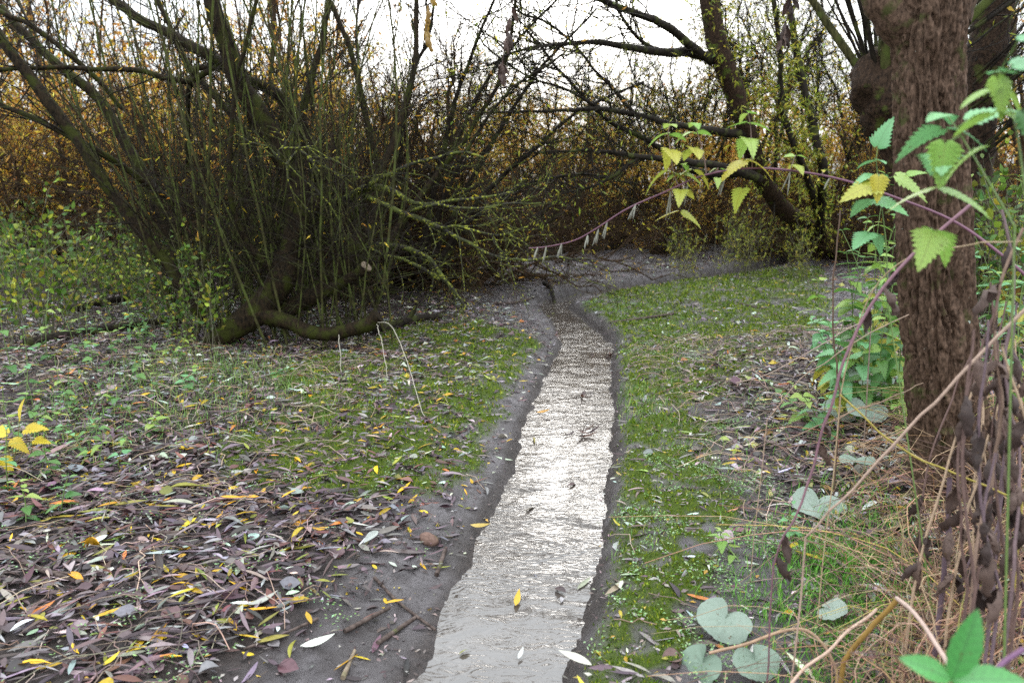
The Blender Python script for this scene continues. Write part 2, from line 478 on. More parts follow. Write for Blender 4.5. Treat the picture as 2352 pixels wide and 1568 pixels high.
def land(x, y):
    """the lie of the land without the stream"""
    z = 0.10 * sstep(-1.3, -3.6, x) * sstep(1.0, 4.0, y) + 0.25 * sstep(0.9, 2.6, x) * (1 - sstep(5.0, 8.0, y)) + 0.35 * sstep(2.4, 5.0, x) * (1 - sstep(4.5, 8.0, y))
    z = z + 0.16 * sstep(11.0, 15, y) * sstep(-4, 1, x) + 0.5 * sstep(14, 40, y)
    return z
def ground_z(x, y, fine=True):
    x = np.asarray(x, float); y = np.asarray(y, float)
    s, left = channel(x, y)
    s = s + (n2(x, y, 7, 3, 5) - 0.5) * 0.06 + (n2(x, y, 2.6, 2, 6) - 0.5) * 0.09
    far_ = sstep(4.0, 6.0, y)
    wl = 0.45 * (1 - far_) + 0.26 * far_
    top = land(x, y) + (n2(x, y, 1.3, 3, 1) - 0.5) * 0.07
    cutl = 0.40 * sstep(2.5, 3.4, y)
    lt = WZ + 0.008 + (top - WZ - 0.008) * (cutl * sstep(0, 0.05, s) + (1 - cutl) * sstep(0.0, wl * 1.6, s))
    rt = WZ + (top + 0.02 - WZ) * (0.30 * sstep(-0.005, 0.03, s) + 0.50 * sstep(0.0, 0.10, s) + 0.20 * sstep(0.05, 0.35, s))
    fb = WZ + (top + 0.01 - WZ) * (0.8 * sstep(-0.005, 0.04, s) + 0.2 * sstep(0.03, 0.5, s)) + 0.06 * sstep(0.3, 3.0, s)
    lt = np.where(y > 9.0, fb, lt)
    out = np.where(left, lt, rt)
    bed = WZ - 0.05 * sstep(0.0, 0.15, -s)
    z = np.where(s > 0, out, bed)
    if fine:
        cr = n2(x, y, 26, 3, 9)
        z = z + (n2(x, y, 12, 4, 2) - 0.5) * 0.04 * sstep(-0.05, 0.12, s) + (np.abs(cr - 0.5) - 0.12) * 0.055 * sstep(0.0, 0.08, s)
    return z
def gz(x, y):
    return float(ground_z(np.array([x]), np.array([y]))[0])
def gt(u, v):
    z = 0.0
    for _ in range(6):
        p = gp(u, v, z)
        z = 0.5 * z + 0.5 * gz(p[0], p[1])
    p = gp(u, v, z)
    return np.array([p[0], p[1], gz(p[0], p[1])])

def ticks(lo, f0, f1, hi, step, grow_, grow_hi):
    t = list(np.arange(f0, f1 + 1e-6, step))
    s = step
    while t[-1] < hi: s *= grow_hi if t[-1] < 6 else 1.08; t.append(t[-1] + s)
    s = step; a = []
    x = f0
    while x > lo: s *= grow_; x -= s; a.append(x)
    return np.array(a[::-1] + t)
def ticks2(lo, f0, f1, hi):
    t = [f0]; 
    while t[-1] < hi:
        y = t[-1]
        t.append(y + max(0.017, 0.0052 * y ** 1.25) if y < 14 else y + (y - 13) * 0.12 + 0.12)
    a = []; x, s = f0, 0.05
    while x > lo: x -= s; s *= 1.4; a.append(x)
    return np.array(a[::-1] + t)
xs = ticks(-70, -1.9, 2.1, 70, 0.019, 1.028, 1.014)
ys = ticks2(-5, 1.7, 6, 160)
GX, GY = np.meshgrid(xs, ys)
gx, gy = GX.ravel(), GY.ravel()
gz_all = ground_z(gx, gy)
s_all, left_all = channel(gx, gy)

def blob(x, y, pts, soft):
    """soft mask of a patch outlined in photograph pixels on the ground"""
    poly = np.array([gp(u, v, 0)[:2] for u, v in pts])
    d = dist_poly(x, y, np.vstack([poly, poly[:1]]))
    d = np.where(inside(x, y, poly), d, -d)
    return sstep(-soft, soft, d)
def moss_mask(x, y):
    s, left = channel(x, y)
    m = np.maximum.reduce([
        blob(x, y, [(560, 1100), (520, 1020), (700, 930), (640, 850), (760, 810), (1000, 830), (1230, 850), (1215, 930), (1110, 1040), (1060, 1090), (900, 1120), (700, 1130)], 0.34),
        blob(x, y, [(880, 740), (1100, 730), (1260, 790), (1245, 850), (1000, 840), (860, 800)], 0.2) * 0.85,
        blob(x, y, [(960, 1200), (1050, 1110), (1130, 1080), (1090, 1180)], 0.1) * 0.4])
    r = np.maximum.reduce([
        blob(x, y, [(1330, 700), (1480, 655), (1700, 625), (1880, 620), (1900, 720), (1850, 820), (1700, 900), (1600, 1100), (1480, 1200), (1430, 1100), (1420, 900), (1400, 770)], 0.32),
        blob(x, y, [(1420, 1060), (1580, 1040), (1700, 1150), (1660, 1270), (1640, 1400), (1560, 1600), (1325, 1600), (1385, 1420), (1395, 1250)], 0.12)])
    nz = n2(x, y, 2.6, 4, 21)
    nz2 = n2(x, y, 9, 3, 33)
    m = np.where(left, m, r)
    m = sstep(0.22, 0.60, m * sstep(.34, .58, nz * .5 + nz2 * .5 + .03) * 1.1)
    m = m * (0.25 + 0.75 * sstep(.34, .50, n2(x, y, 15, 3, 44)))
    return m * sstep(0.02, 0.13, s + np.where(left, -0.07, 0.0) + (n2(x, y, 6, 3, 55) - .5) * np.where(left, .4, .12))
moss_all = moss_mask(gx, gy)
cush = n2(gx, gy, 22, 3, 40)
gz_all = gz_all + moss_all * (0.004 + 0.018 * cush)
V = np.stack([gx, gy, gz_all], -1)
ny_, nx_ = GX.shape
idx = np.arange(nx_ * ny_).reshape(ny_, nx_)
Q = np.stack([idx[:-1, :-1], idx[:-1, 1:], idx[1:, 1:], idx[1:, :-1]], -1).reshape(-1, 4)
litter_zone = (1 - sstep(-0.3, 0.6, (gx + 0.55) + 0.0 * gy)) * sstep(0.25, 0.5, s_all) * (1 - sstep(9, 11, gy))
litter_zone = np.maximum(litter_zone, sstep(0.8, 1.6, gx) * (1 - sstep(5, 9, gy)))
litter_zone = np.maximum(litter_zone, 0.6 * sstep(14.5, 17, gy))
wet = np.where(left_all, 0.75 * (1 - sstep(0.0, 0.07, s_all)), 0.9 * (1 - sstep(0.01, 0.09, s_all + (n2(gx, gy, 12, 3, 61) - .5) * .1)))
mb = MB()
mb.add(V, Q=Q, C=np.stack([moss_all, litter_zone, wet], -1))
m, nt, N = new_mat('stream bank ground')
out = N("ShaderNodeOutputMaterial"); bs = N("ShaderNodeBsdfPrincipled"); at_ = N("ShaderNodeAttribute"); at_.attribute_name = 'col'
sep = N("ShaderNodeSeparateColor"); nt.links.new(at_.outputs['Color'], sep.inputs[0])
geo = N("ShaderNodeNewGeometry")
def noise(scale, detail=6, rough=0.6):
    n = N("ShaderNodeTexNoise"); n.inputs['Scale'].default_value = scale; n.inputs['Detail'].default_value = detail; n.inputs['Roughness'].default_value = rough
    nt.links.new(geo.outputs['Position'], n.inputs['Vector']); return n
def mixc(a, b, fac):
    x = N("ShaderNodeMix"); x.data_type = 'RGBA'
    for sock, val in (('A', a), ('B', b)):
        if isinstance(val, tuple): x.inputs[sock].default_value = (*val, 1)
        else: nt.links.new(val, x.inputs[sock])
    nt.links.new(fac, x.inputs['Factor']); return x.outputs['Result']
def rng_(src, a, b):
    x = N("ShaderNodeMapRange"); x.inputs['From Min'].default_value = a; x.inputs['From Max'].default_value = b
    nt.links.new(src, x.inputs['Value']); return x.outputs[0]
nA, nB, nC, nD = noise(9), noise(55, 8, .7), noise(220, 4, .7), noise(120, 3, .5)
mud = mixc((0.10, 0.085, 0.084), (0.22, 0.195, 0.195), rng_(nA.outputs['Fac'], .3, .7))
nE = noise(2.3, 5, .6)
mud = mixc(mud, (0.085, 0.072, 0.068), rng_(nE.outputs['Fac'], .46, .66))
mud = mixc(mud, (0.035, 0.028, 0.026), rng_(nB.outputs['Fac'], .55, .72))
lit = mixc((0.018, 0.013, 0.011), (0.075, 0.055, 0.048), rng_(nB.outputs['Fac'], .35, .65))
base = mixc(mud, lit, sep.outputs['Green'])
mossc = mixc((0.034, 0.060, 0.003), (0.105, 0.145, 0.007), rng_(nC.outputs['Fac'], .35, .65))
mossc = mixc(mossc, (0.085, 0.10, 0.018), rng_(nB.outputs['Fac'], .58, .75))
base = mixc(base, mossc, sep.outputs['Red'])
wetc = mixc((0.022, 0.016, 0.013), (0.095, 0.072, 0.062), rng_(nB.outputs['Fac'], .38, .66))
base = mixc(base, wetc, sep.outputs['Blue'])
nt.links.new(base, bs.inputs['Base Color'])
rr = N("ShaderNodeMapRange"); rr.inputs['To Min'].default_value = 0.42; rr.inputs['To Max'].default_value = 0.9
nt.links.new(sep.outputs['Red'], rr.inputs['Value']); nt.links.new(rr.outputs[0], bs.inputs['Roughness'])
bs.inputs['Specular IOR Level'].default_value = 0.3
addn = N("ShaderNodeMath"); addn.operation = 'ADD'
nt.links.new(nB.outputs['Fac'], addn.inputs[0]); nt.links.new(nC.outputs['Fac'], addn.inputs[1])
bp = N("ShaderNodeBump"); bp.inputs['Strength'].default_value = 0.9; bp.inputs['Distance'].default_value = 0.016
nt.links.new(addn.outputs[0], bp.inputs['Height']); nt.links.new(bp.outputs[0], bs.inputs['Normal'])
nt.links.new(bs.outputs[0], out.inputs['Surface'])
M_GROUND = m
ground = mb.build('ground', M_GROUND)
tag(ground, 'muddy mossy stream banks strewn with fallen willow leaves', None, None, 'structure')

# water: a strip between the banks, rippled
nL = 420
def resample(pl, n):
    d = np.r_[0, np.cumsum(np.linalg.norm(np.diff(pl, axis=0), axis=1))]
    t = np.linspace(0, d[-1], n)
    return np.c_[np.interp(t, d, pl[:, 0]), np.interp(t, d, pl[:, 1])]
a = np.linspace(-0.4, 1.4, 22)[None, :, None]
LL = spline(np.c_[Lw, np.zeros(len(Lw))], nL)[:, :2]; RR = spline(np.c_[Rw, np.zeros(len(Rw))], nL)[:, :2]
W2 = LL[:, None, :] * (1 - a) + RR[:, None, :] * a
Wz = WZ + (n2(W2[..., 0], W2[..., 1], 10, 2, 3) - 0.5) * 0.006
mb = MB()
idx = np.arange(nL * 22).reshape(nL, 22)
mb.add(np.dstack([W2, Wz]), Q=np.stack([idx[:-1, :-1], idx[:-1, 1:], idx[1:, 1:], idx[1:, :-1]], -1))
m, nt, N = new_mat('stream water')
out = N("ShaderNodeOutputMaterial"); bs = N("ShaderNodeBsdfPrincipled"); geo = N("ShaderNodeNewGeometry")
mp = N("ShaderNodeMapping"); mp.inputs['Scale'].default_value = (1.0, 1.9, 1); mp.inputs['Rotation'].default_value = (0, 0, -0.12)
nt.links.new(geo.outputs['Position'], mp.inputs['Vector'])
def rip(scale, detail, dist, kind='FBM'):
    r = N("ShaderNodeTexNoise"); r.noise_type = kind
    r.inputs['Scale'].default_value = scale; r.inputs['Detail'].default_value = detail; r.inputs['Distortion'].default_value = dist
    nt.links.new(mp.outputs[0], r.inputs['Vector'])
    return r
swell, crinkle, calm = rip(4.2, .4, .7), rip(12.5, .5, 1.5), rip(1.6, 2, .5)
rid = N("ShaderNodeMath"); rid.operation = 'SUBTRACT'; rid.inputs[1].default_value = 0.5
rab = N("ShaderNodeMath"); rab.operation = 'ABSOLUTE'
nt.links.new(crinkle.outputs['Fac'], rid.inputs[0]); nt.links.new(rid.outputs[0], rab.inputs[0])
cm = N("ShaderNodeMapRange"); cm.inputs['From Min'].default_value = .38; cm.inputs['From Max'].default_value = .62; cm.inputs['To Min'].default_value = .25; cm.inputs['To Max'].default_value = 1.3
nt.links.new(calm.outputs['Fac'], cm.inputs['Value'])
ml = N("ShaderNodeMath"); ml.operation = 'MULTIPLY'
nt.links.new(rab.outputs[0], ml.inputs[0]); nt.links.new(cm.outputs[0], ml.inputs[1])
ad = N("ShaderNodeMath"); ad.operation = 'MULTIPLY_ADD'; ad.inputs[1].default_value = 0.75
nt.links.new(ml.outputs[0], ad.inputs[0]); nt.links.new(swell.outputs['Fac'], ad.inputs[2])
bp = N("ShaderNodeBump"); bp.inputs['Strength'].default_value = 1.0; bp.inputs['Distance'].default_value = 0.0050
nt.links.new(ad.outputs[0], bp.inputs['Height']); nt.links.new(bp.outputs['Normal'], bs.inputs['Normal'])
nb = N("ShaderNodeTexNoise"); nb.inputs['Scale'].default_value = 4; nb.inputs['Detail'].default_value = 4; nt.links.new(geo.outputs['Position'], nb.inputs['Vector'])
mx = N("ShaderNodeMix"); mx.data_type = 'RGBA'; mx.inputs['A'].default_value = (0.035, 0.025, 0.018, 1); mx.inputs['B'].default_value = (0.10, 0.085, 0.075, 1)
nt.links.new(nb.outputs['Fac'], mx.inputs['Factor']); nt.links.new(mx.outputs['Result'], bs.inputs['Base Color'])
bs.inputs['Roughness'].default_value = 0.015; bs.inputs['IOR'].default_value = 1.5
bs.inputs['Specular IOR Level'].default_value = 0.95
nt.links.new(bs.outputs[0], out.inputs['Surface'])
tag(mb.build('water', m), 'narrow rippled stream reflecting the white sky', None, None, 'structure')

# ------------------------------------------------------------------ leaf litter
PAL = [((0.085, 0.052, 0.054), 34), ((0.17, 0.135, 0.135), 22), ((0.036, 0.021, 0.022), 20), ((0.27, 0.235, 0.22), 7), ((0.42, 0.26, 0.012), 5.5), ((0.19, 0.18, 0.025), 5), ((0.42, 0.43, 0.38), 2.2), ((0.42, 0.13, 0.02), .6), ((0.11, 0.042, 0.032), 6)]
def litter_density(x, y):
    s, left = channel(x, y)
    mm = moss_mask(x, y)
    # left bank: thick drift in the near corner, thinner on the bare mud beside the water
    edge = sstep(0.05, 0.52, s + 0.25 * (n2(x, y, 2.0, 3, 71) - 0.5) - 0.25 * sstep(3.2, 2.2, y))
    dl = 1750 * edge * (0.3 + 0.9 * n2(x, y, 3, 3, 72)) * (1 - 0.5 * mm)
    dl = dl * np.where(y > 4.4, 0.85, 1.0) + 420 * sstep(-0.01, 0.08, s) * n2(x, y, 5, 3, 74) * sstep(1.9, 2.6, y)
    dr = (400 + 1150 * sstep(1.0, 1.5, x + 0.15 * (n2(x, y, 2, 2, 75) - .5)) * (1 - sstep(4.5, 7, y))) * (0.3 + 1.2 * n2(x, y, 3.5, 3, 73)) * sstep(0.02, 0.1, s)
    d = np.where(left, dl, dr)
    d = np.where(y > 8.8, np.minimum(d, 520) * (0.25 + 1.6 * sstep(.4, .65, n2(x, y, 1.5, 3, 77))), d)
    return np.where(s > 0, d, 6)
def scatter(dens, dmax, x0, x1, y0, y1, frustum=1.0):
    area = (x1 - x0) * (y1 - y0)
    n = int(area * dmax)
    x = rng.uniform(x0, x1, n); y = rng.uniform(y0, y1, n)
    k = np.abs(x) < (0.66 * y * frustum + 0.35)
    x, y = x[k], y[k]
    k = rng.random(len(x)) * dmax < dens(x, y)
    return x[k], y[k]
parts = [scatter(lambda x, y: litter_density(x, y) * 1.12, 2200, -2.9, 2.6, 1.75, 4.0), scatter(lambda x, y: litter_density(x, y) * .75, 1250, -4.6, 4.2, 4.0, 6.8), scatter(lambda x, y: litter_density(x, y) * 0.5, 650, -6, 7, 6.8, 14)]
lx = np.concatenate([p[0] for p in parts]); ly = np.concatenate([p[1] for p in parts])
n = len(lx)
s_l, left_l = channel(lx, ly)
lz = np.maximum(ground_z(lx, ly), np.where(s_l < 0, WZ, -9)) + 0.004 + 0.022 * rng.random(n) ** 2 * np.clip(litter_density(lx, ly) / 700, 0.25, 1)
yaw = np.where(left_l, rng.vonmises(math.radians(18), 0.9, n), rng.uniform(-3.14, 3.14, n)) + rng.integers(0, 2, n) * math.pi
tilt = rng.normal(0, 0.10, n)
ld = np.stack([np.cos(yaw), np.sin(yaw), tilt], -1)
ln = np.stack([rng.normal(0, 0.28, n), rng.normal(0, 0.28, n), np.ones(n)], -1)
big = rng.random(n)
lL = np.clip(rng.normal(0.084, 0.022, n), 0.032, 0.14); lW = lL * np.clip(rng.normal(0.165, 0.045, n), 0.08, 0.34)
lc = pick(PAL, n, 0.28)
PALR = [((0.10, 0.062, 0.06), 26), ((0.22, 0.18, 0.17), 26), ((0.05, 0.03, 0.03), 12), ((0.36, 0.33, 0.30), 9), ((0.40, 0.26, 0.02), 4), ((0.24, 0.24, 0.06), 6), ((0.46, 0.48, 0.40), 5), ((0.42, 0.14, 0.03), 1.2)]
rightish = (~left_l) | (ly > 5.0)
lc = np.where(rightish[:, None], pick(PALR, n, 0.28), lc)
broad = rng.random(n) < .09
lW = np.where(broad, lL * rng.uniform(.38, .62, n), lW); lL = np.where(broad, lL * .62, lL)
lL = np.where(rng.random(n) < np.where(s_l < .5, .45, .14), lL * .5, lL)
near = np.argsort(ly)
# the 300 nearest leaves are objects of their own, picked among those well inside the frame
dens_ok = (np.abs(lx) < 0.62 * ly) & (s_l > -1) & (ly > 1.98)
cand = near[dens_ok[near]]
size_px = lL[cand] / ly[cand]
cand = cand[np.argsort(-size_px)]
solo = cand[:300]
rest = np.setdiff1d(np.arange(n), solo)
mb = MB()
nr = rest[ly[rest] < 5]; fr = rest[ly[rest] >= 5]
leaves(mb, np.c_[lx, ly, lz][nr], ld[nr], ln[nr], lL[nr], lW[nr], lc[nr], st=4, curl=rng.normal(0, 0.05, len(nr)), fold=rng.normal(0.25, 0.35, len(nr)))
leaves(mb, np.c_[lx, ly, lz][fr], ld[fr], ln[fr], lL[fr], lW[fr], lc[fr], st=2, curl=rng.normal(0, 0.08, len(fr)), fold=rng.normal(0.25, 0.4, len(fr)))
fx, fy = scatter(lambda x, y: (channel(x, y)[0] > -.01) * (1500 * n2(x, y, 4, 3, 81) ** 1.5), 1100, -2.9, 2.6, 1.75, 4.6)
fx2, fy2 = scatter(lambda x, y: (channel(x, y)[0] > -.01) * (700 * n2(x, y, 3, 3, 82) ** 1.5), 420, -4.5, 6.5, 4.6, 13.5)
fx = np.r_[fx, fx2]; fy = np.r_[fy, fy2]; nf = len(fx)
ff = rng.uniform(0, 6.28, nf); fl = rng.uniform(.010, .032, nf) * np.where(fy > 4.6, 1.5, 1)
leaves(mb, np.c_[fx, fy, ground_z(fx, fy) + .003 + moss_mask(fx, fy) * .014], np.c_[np.cos(ff), np.sin(ff), rng.normal(0, .15, nf)], np.c_[rng.normal(0, .3, nf), rng.normal(0, .3, nf), np.ones(nf)], fl, fl * rng.uniform(.2, .6, nf), pick([((.05, .032, .03), 5), ((.13, .095, .09), 4), ((.26, .22, .20), 3), ((.36, .24, .04), .6)], nf, .25), shape='flat', fold=rng.normal(.1, .2, nf))
tag(mb.build('leaf_litter', M_LITTER), 'carpet of brown, grey and yellow willow leaves on both banks', 'leaf litter', None, 'stuff')
def tone(c):
    if c[1] > 0.33 and c[2] > 0.2: return 'whitish'
    if c[0] > 0.25 and c[2] < 0.06: return 'orange' if c[1] < 0.17 else 'yellow'
    if c[1] > 0.13 and c[2] < 0.08: return 'olive'
    if c.mean() > 0.14: return 'pale grey-brown'
    if c.mean() < 0.055: return 'blackish'
    return 'dull brown'
LM = [('the rounded pebble', 985, 1240), ('the two parallel dark sticks', 900, 1440), ('the short upright stick on the bank', 1010, 1300), ('the lower left corner of the photo', 60, 1500),
      ('the pinkish stick on the left', 150, 1310), ('the forked stick on the left', 300, 1190), ('the bottom edge, left of the stream', 620, 1530), ('the left moss patch', 850, 1080), ('the middle of the left leaf drift', 520, 1300),
      ('the large heart-shaped grey leaf', 1880, 1190), ('the grey butterbur leaves at the bottom', 1680, 1480), ('the steep right stream edge', 1420, 1350), ('the foot of the furrowed trunk', 2080, 1160), ('the right moss bank', 1560, 1150), ('the lower right corner of the photo', 2100, 1500), ('the green nettle clump on the far left', 120, 1080)]
LMP = np.array([gp(u, v, 0)[:2] for _, u, v in LM])
for i in solo:
    mb = MB()
    cv = np.array([rng.normal(0, 0.06)]); fo = np.array([rng.normal(0.25, 0.35)])
    leaves(mb, np.zeros((1, 3)), ld[i:i + 1], ln[i:i + 1], lL[i:i + 1], lW[i:i + 1], lc[i:i + 1], st=7, curl=cv, fold=fo)
    o = mb.build('fallen_leaf', M_LITTER)
    o.location = (lx[i], ly[i], lz[i] + 0.004)
    t_ = tone(lc[i])
    sz_ = 'long' if lL[i] > .118 else ('mid-sized' if lL[i] > .1 else 'short')
    yw = abs(math.degrees(yaw[i])) % 180
    dr_ = 'pointing across' if (yw < 45 or yw > 135) else 'pointing away'
    j = int(np.argmin(((LMP - np.array([lx[i], ly[i]])) ** 2).sum(1)))
    where = ('floating on the stream near ' if s_l[i] <= 0 else 'near ') + LM[j][0]
    lab = f'{sz_} {t_} fallen willow leaf {dr_}, {where}'
    tag(o, ' '.join(lab.split()[:16]), 'fallen leaf', f'{t_} fallen leaves {where}')

# ------------------------------------------------------------------ moss tufts, chickweed, grass
def moss_d(x, y):
    return 14000 * moss_mask(x, y)
mx_, my_ = scatter(moss_d, 14000, -1.8, 1.6, 1.8, 4.2)
mx2, my2 = scatter(lambda x, y: 2600 * moss_mask(x, y), 2600, -2.8, 4.0, 4.2, 7.5)
mx3, my3 = scatter(lambda x, y: 800 * moss_mask(x, y), 800, -3.5, 6.0, 7.5, 12)
X = np.r_[mx_, mx2, mx3]; Y = np.r_[my_, my2, my3]
n = len(X)
P = np.c_[X, Y, ground_z(X, Y) + moss_mask(X, Y) * (0.002 + 0.018 * n2(X, Y, 22, 3, 40)) - 0.002]
d = unit(np.c_[rng.normal(0, .45, n), rng.normal(0, .45, n), np.ones(n)])
mb = MB()
sc = np.where(Y > 7.5, 2.6, np.where(Y > 4.2, 1.9, 1.0))
hh = rng.uniform(0.007, 0.017, n) * sc
w_ = rng.uniform(0.0025, 0.0045, n) * sc
sd = unit(np.cross(d, rng.normal(size=(n, 3))))
VV = np.stack([P - sd * w_[:, None], P + sd * w_[:, None], P + d * hh[:, None]], 1)
mb.add(VV, T=np.arange(n * 3).reshape(n, 3), C=np.repeat(pick([((0.055, 0.105, 0.003), 5), ((0.14, 0.195, 0.006), 4), ((0.27, 0.30, 0.03), 2)], n, .2), 3, 0))
tag(mb.build('moss', M_SMALL, smooth=False), 'dark green moss cushions covering both banks', 'moss', None, 'stuff')

def weed_d(x, y):
    s, left = channel(x, y)
    cl = sstep(0.48, 0.66, n2(x, y, 5.5, 3, 91))
    right = 900 * cl * (1 - sstep(1.3, 1.8, x)) * sstep(0.03, 0.12, s)
    lf = 190 * cl * sstep(0.15, 0.4, s) + 60 * cl * sstep(-0.9, -1.6, x)
    return np.where(left, lf, right) * (s > 0.03)
wx_, wy_ = scatter(weed_d, 900, -3.2, 2.4, 1.8, 5.0)
wx2, wy2 = scatter(lambda x, y: weed_d(x, y) * .6, 540, -4.5, 4.0, 5.0, 9.0)
X = np.r_[wx_, wx2]; Y = np.r_[wy_, wy2]
Z = ground_z(X, Y)
per = 9
n = len(X) * per
ph = rng.uniform(0, 6.28, n)
c0 = np.repeat(np.c_[X, Y, Z], per, 0) + np.c_[rng.normal(0, .018, n), rng.normal(0, .018, n), rng.uniform(0.008, 0.03, n)]
dl_ = np.c_[np.cos(ph), np.sin(ph), rng.normal(0.1, .25, n)]
mb = MB()
leaves(mb, c0, dl_, np.c_[rng.normal(0, .3, n), rng.normal(0, .3, n), np.ones(n)], rng.uniform(0.007, 0.015, n), rng.uniform(0.004, 0.008, n), pick([((0.18, 0.29, 0.09), 5), ((0.27, 0.38, 0.20), 4), ((0.10, 0.20, 0.04), 3)], n, .2), st=2, fold=0.25, shape='oval')
tag(mb.build('chickweed', M_SMALL), 'pale green chickweed creeping over the moss', 'chickweed', None, 'stuff')

def grass(patches):
    mb = MB()
    for (u, v, rad, cnt, hgt, pal) in patches:
        c = gt(u, v)
        x = c[0] + rng.normal(0, rad, cnt); y = c[1] + rng.normal(0, rad * 1.2, cnt)
        s, _ = channel(x, y)
        k = s > 0.03
        x, y = x[k], y[k]; n = len(x)
        p = np.c_[x, y, ground_z(x, y) - 0.004]
        a = rng.uniform(0, 6.28, n)
        d = unit(np.c_[np.cos(a) * .55, np.sin(a) * .55, rng.uniform(.5, 1.4, n)])
        leaves(mb, p, d, np.c_[-d[:, 0], -d[:, 1], np.full(n, .6)], hgt * rng.uniform(.5, 1.3, n), rng.uniform(.0022, .004, n), pick(pal, n, .2), st=3, curl=rng.normal(-.12, .06, n), fold=.2)
    return mb
GP = [((0.10, 0.20, 0.03), 4), ((0.17, 0.27, 0.06), 3), ((0.30, 0.28, 0.10), 1.5)]
GP2 = [((0.08, 0.22, 0.02), 4), ((0.14, 0.30, 0.04), 3)]
mb = grass([(560, 860, .28, 900, .085, GP), (640, 900, .25, 500, .07, GP), (480, 960, .25, 500, .07, GP), (420, 850, .3, 500, .09, GP), (700, 960, .25, 260, .06, GP), (1480, 940, .13, 420, .06, GP), (1455, 900, .08, 220, .06, GP), (1520, 1000, .12, 220, .05, GP),
             (1950, 1290, .14, 900, .075, GP2), (2050, 1330, .14, 700, .08, GP2), (1900, 1330, .1, 400, .07, GP2), (1850, 1420, .14, 420, .06, GP2), (2000, 1450, .12, 500, .07, GP2), (1800, 1270, .12, 200, .06, GP2), (1990, 1180, .2, 500, .09, GP2), (1690, 1130, .14, 200, .05, GP), (1800, 1000, .25, 300, .07, GP),
             (1900, 1560, .12, 450, .07, GP2), (1750, 1380, .1, 200, .05, GP2), (180, 1000, .3, 500, .08, GP), (300, 900, .35, 500, .09, GP), (850, 1080, .3, 120, .04, GP), (1450, 1230, .12, 160, .04, GP)])
tag(mb.build('grass', M_SMALL), 'short fine grass tufts on the banks', 'grass', None, 'stuff')

# ------------------------------------------------------------------ trees
def limb_pts(pts, M=14, jit=0.0):
    P = np.array([at(u, v, Y) for u, v, Y, r in pts])
    R = np.array([pxr(p, q[3]) for p, q in zip(P, pts)]) * .78
    S = spline(P, M)
    t = np.linspace(0, len(pts) - 1, M)
    R = np.interp(t, np.arange(len(pts)), R)
    if jit: S = S + (np.stack([vnoise(S * 6, 1), vnoise(S * 6, 2), vnoise(S * 6, 3)], -1) - .5) * jit
    return S, R
def lumpy(P, R, k, amp, fr, mb, C=None, cap=False, seed=0):
    """a tube with an uneven, knotty surface"""
    b = MB()
    tubes(b, P, R, k, cap=cap)
    for v in b.v:
        c_i = np.argmin(((v[:, None, :] - P[None]) ** 2).sum(-1), 1)
        dirv = v - P[c_i]
        v += unit(dirv) * ((fbm(v * fr, 4, seed) - .5) * amp * R[c_i])[:, None]
    off = 0
    mb.v += b.v; mb.c += b.c
    mb.q += [q + mb.n for q in b.q]; mb.t += [t + mb.n for t in b.t]; mb.n += b.n

class Tree:
    def __init__(self, name, loc, label, cat, group=None):
        self.loc = np.asarray(loc, float)
        self.root = empty(name, loc, label, cat, group)
        self.P, self.R = [], []
        self.tw = MB(); self.fo = MB()
    def local(self, ob):
        return ob
    def part(self, mb, name, mat, stuff=False, label=None):
        mb.v = [v - self.loc for v in mb.v]
        o = mb.build(name, mat, self.root, stuff=stuff)
        if label: o['label'] = label
        return o
    def limb(self, name, P, R, mat, k=10, amp=0.35, fr=14, cap=False, keep=True, label=None):
        mb = MB()
        lumpy(P, R, k, amp, fr, mb, cap=cap, seed=len(self.P))
        if keep: self.P.append(spline(P, 14)); self.R.append(np.interp(np.linspace(0, 1, 14), np.linspace(0, 1, len(R)), R))
        return self.part(mb, name, mat, label=label)
    def twigs(self, specs, sel=None):
        """successive generations of side twigs; returns the last ones"""
        P = np.stack(self.P if sel is None else [self.P[i] for i in sel]); R = np.stack(self.R if sel is None else [self.R[i] for i in sel])
        allp = []
        for sp in specs:
            k = sp.pop('k', 3)
            P, R = grow(P, R, **sp)
            if 'minz' in self.__dict__:
                P[..., 2] = np.maximum(P[..., 2], self.minz)
            tubes(self.tw, P, R, k)
            allp.append((P, R))
        return allp
    def leaf(self, P, n, L, W, pal, hang=0.5, shape='flat', st=2, t0=0.2, jit=0.25, prob=1.0):
        pos, tan = sample_on(P, n, t0, 1.0)
        if prob < 1:
            k = rng.random(len(pos)) < prob
            pos, tan = pos[k], tan[k]
        m_ = len(pos)
        d = unit(tan + rng.normal(0, .8, (m_, 3)) + np.array([0, 0, -hang]))
        leaves(self.fo, pos, d, rng.normal(size=(m_, 3)) + np.array([0, 0, .6]), rng.uniform(L[0], L[1], m_), rng.uniform(W[0], W[1], m_), pick(pal, m_, jit), st=st, fold=rng.normal(.15, .15, m_), curl=rng.normal(0, .08, m_), shape=shape)
    def done(self, twmat, fomat=None):
        if self.tw.n: self.part(self.tw, 'twigs', twmat, stuff=True)
        if self.fo.n: self.part(self.fo, 'foliage', fomat or M_FOLIAGE, stuff=True)
        return self.root

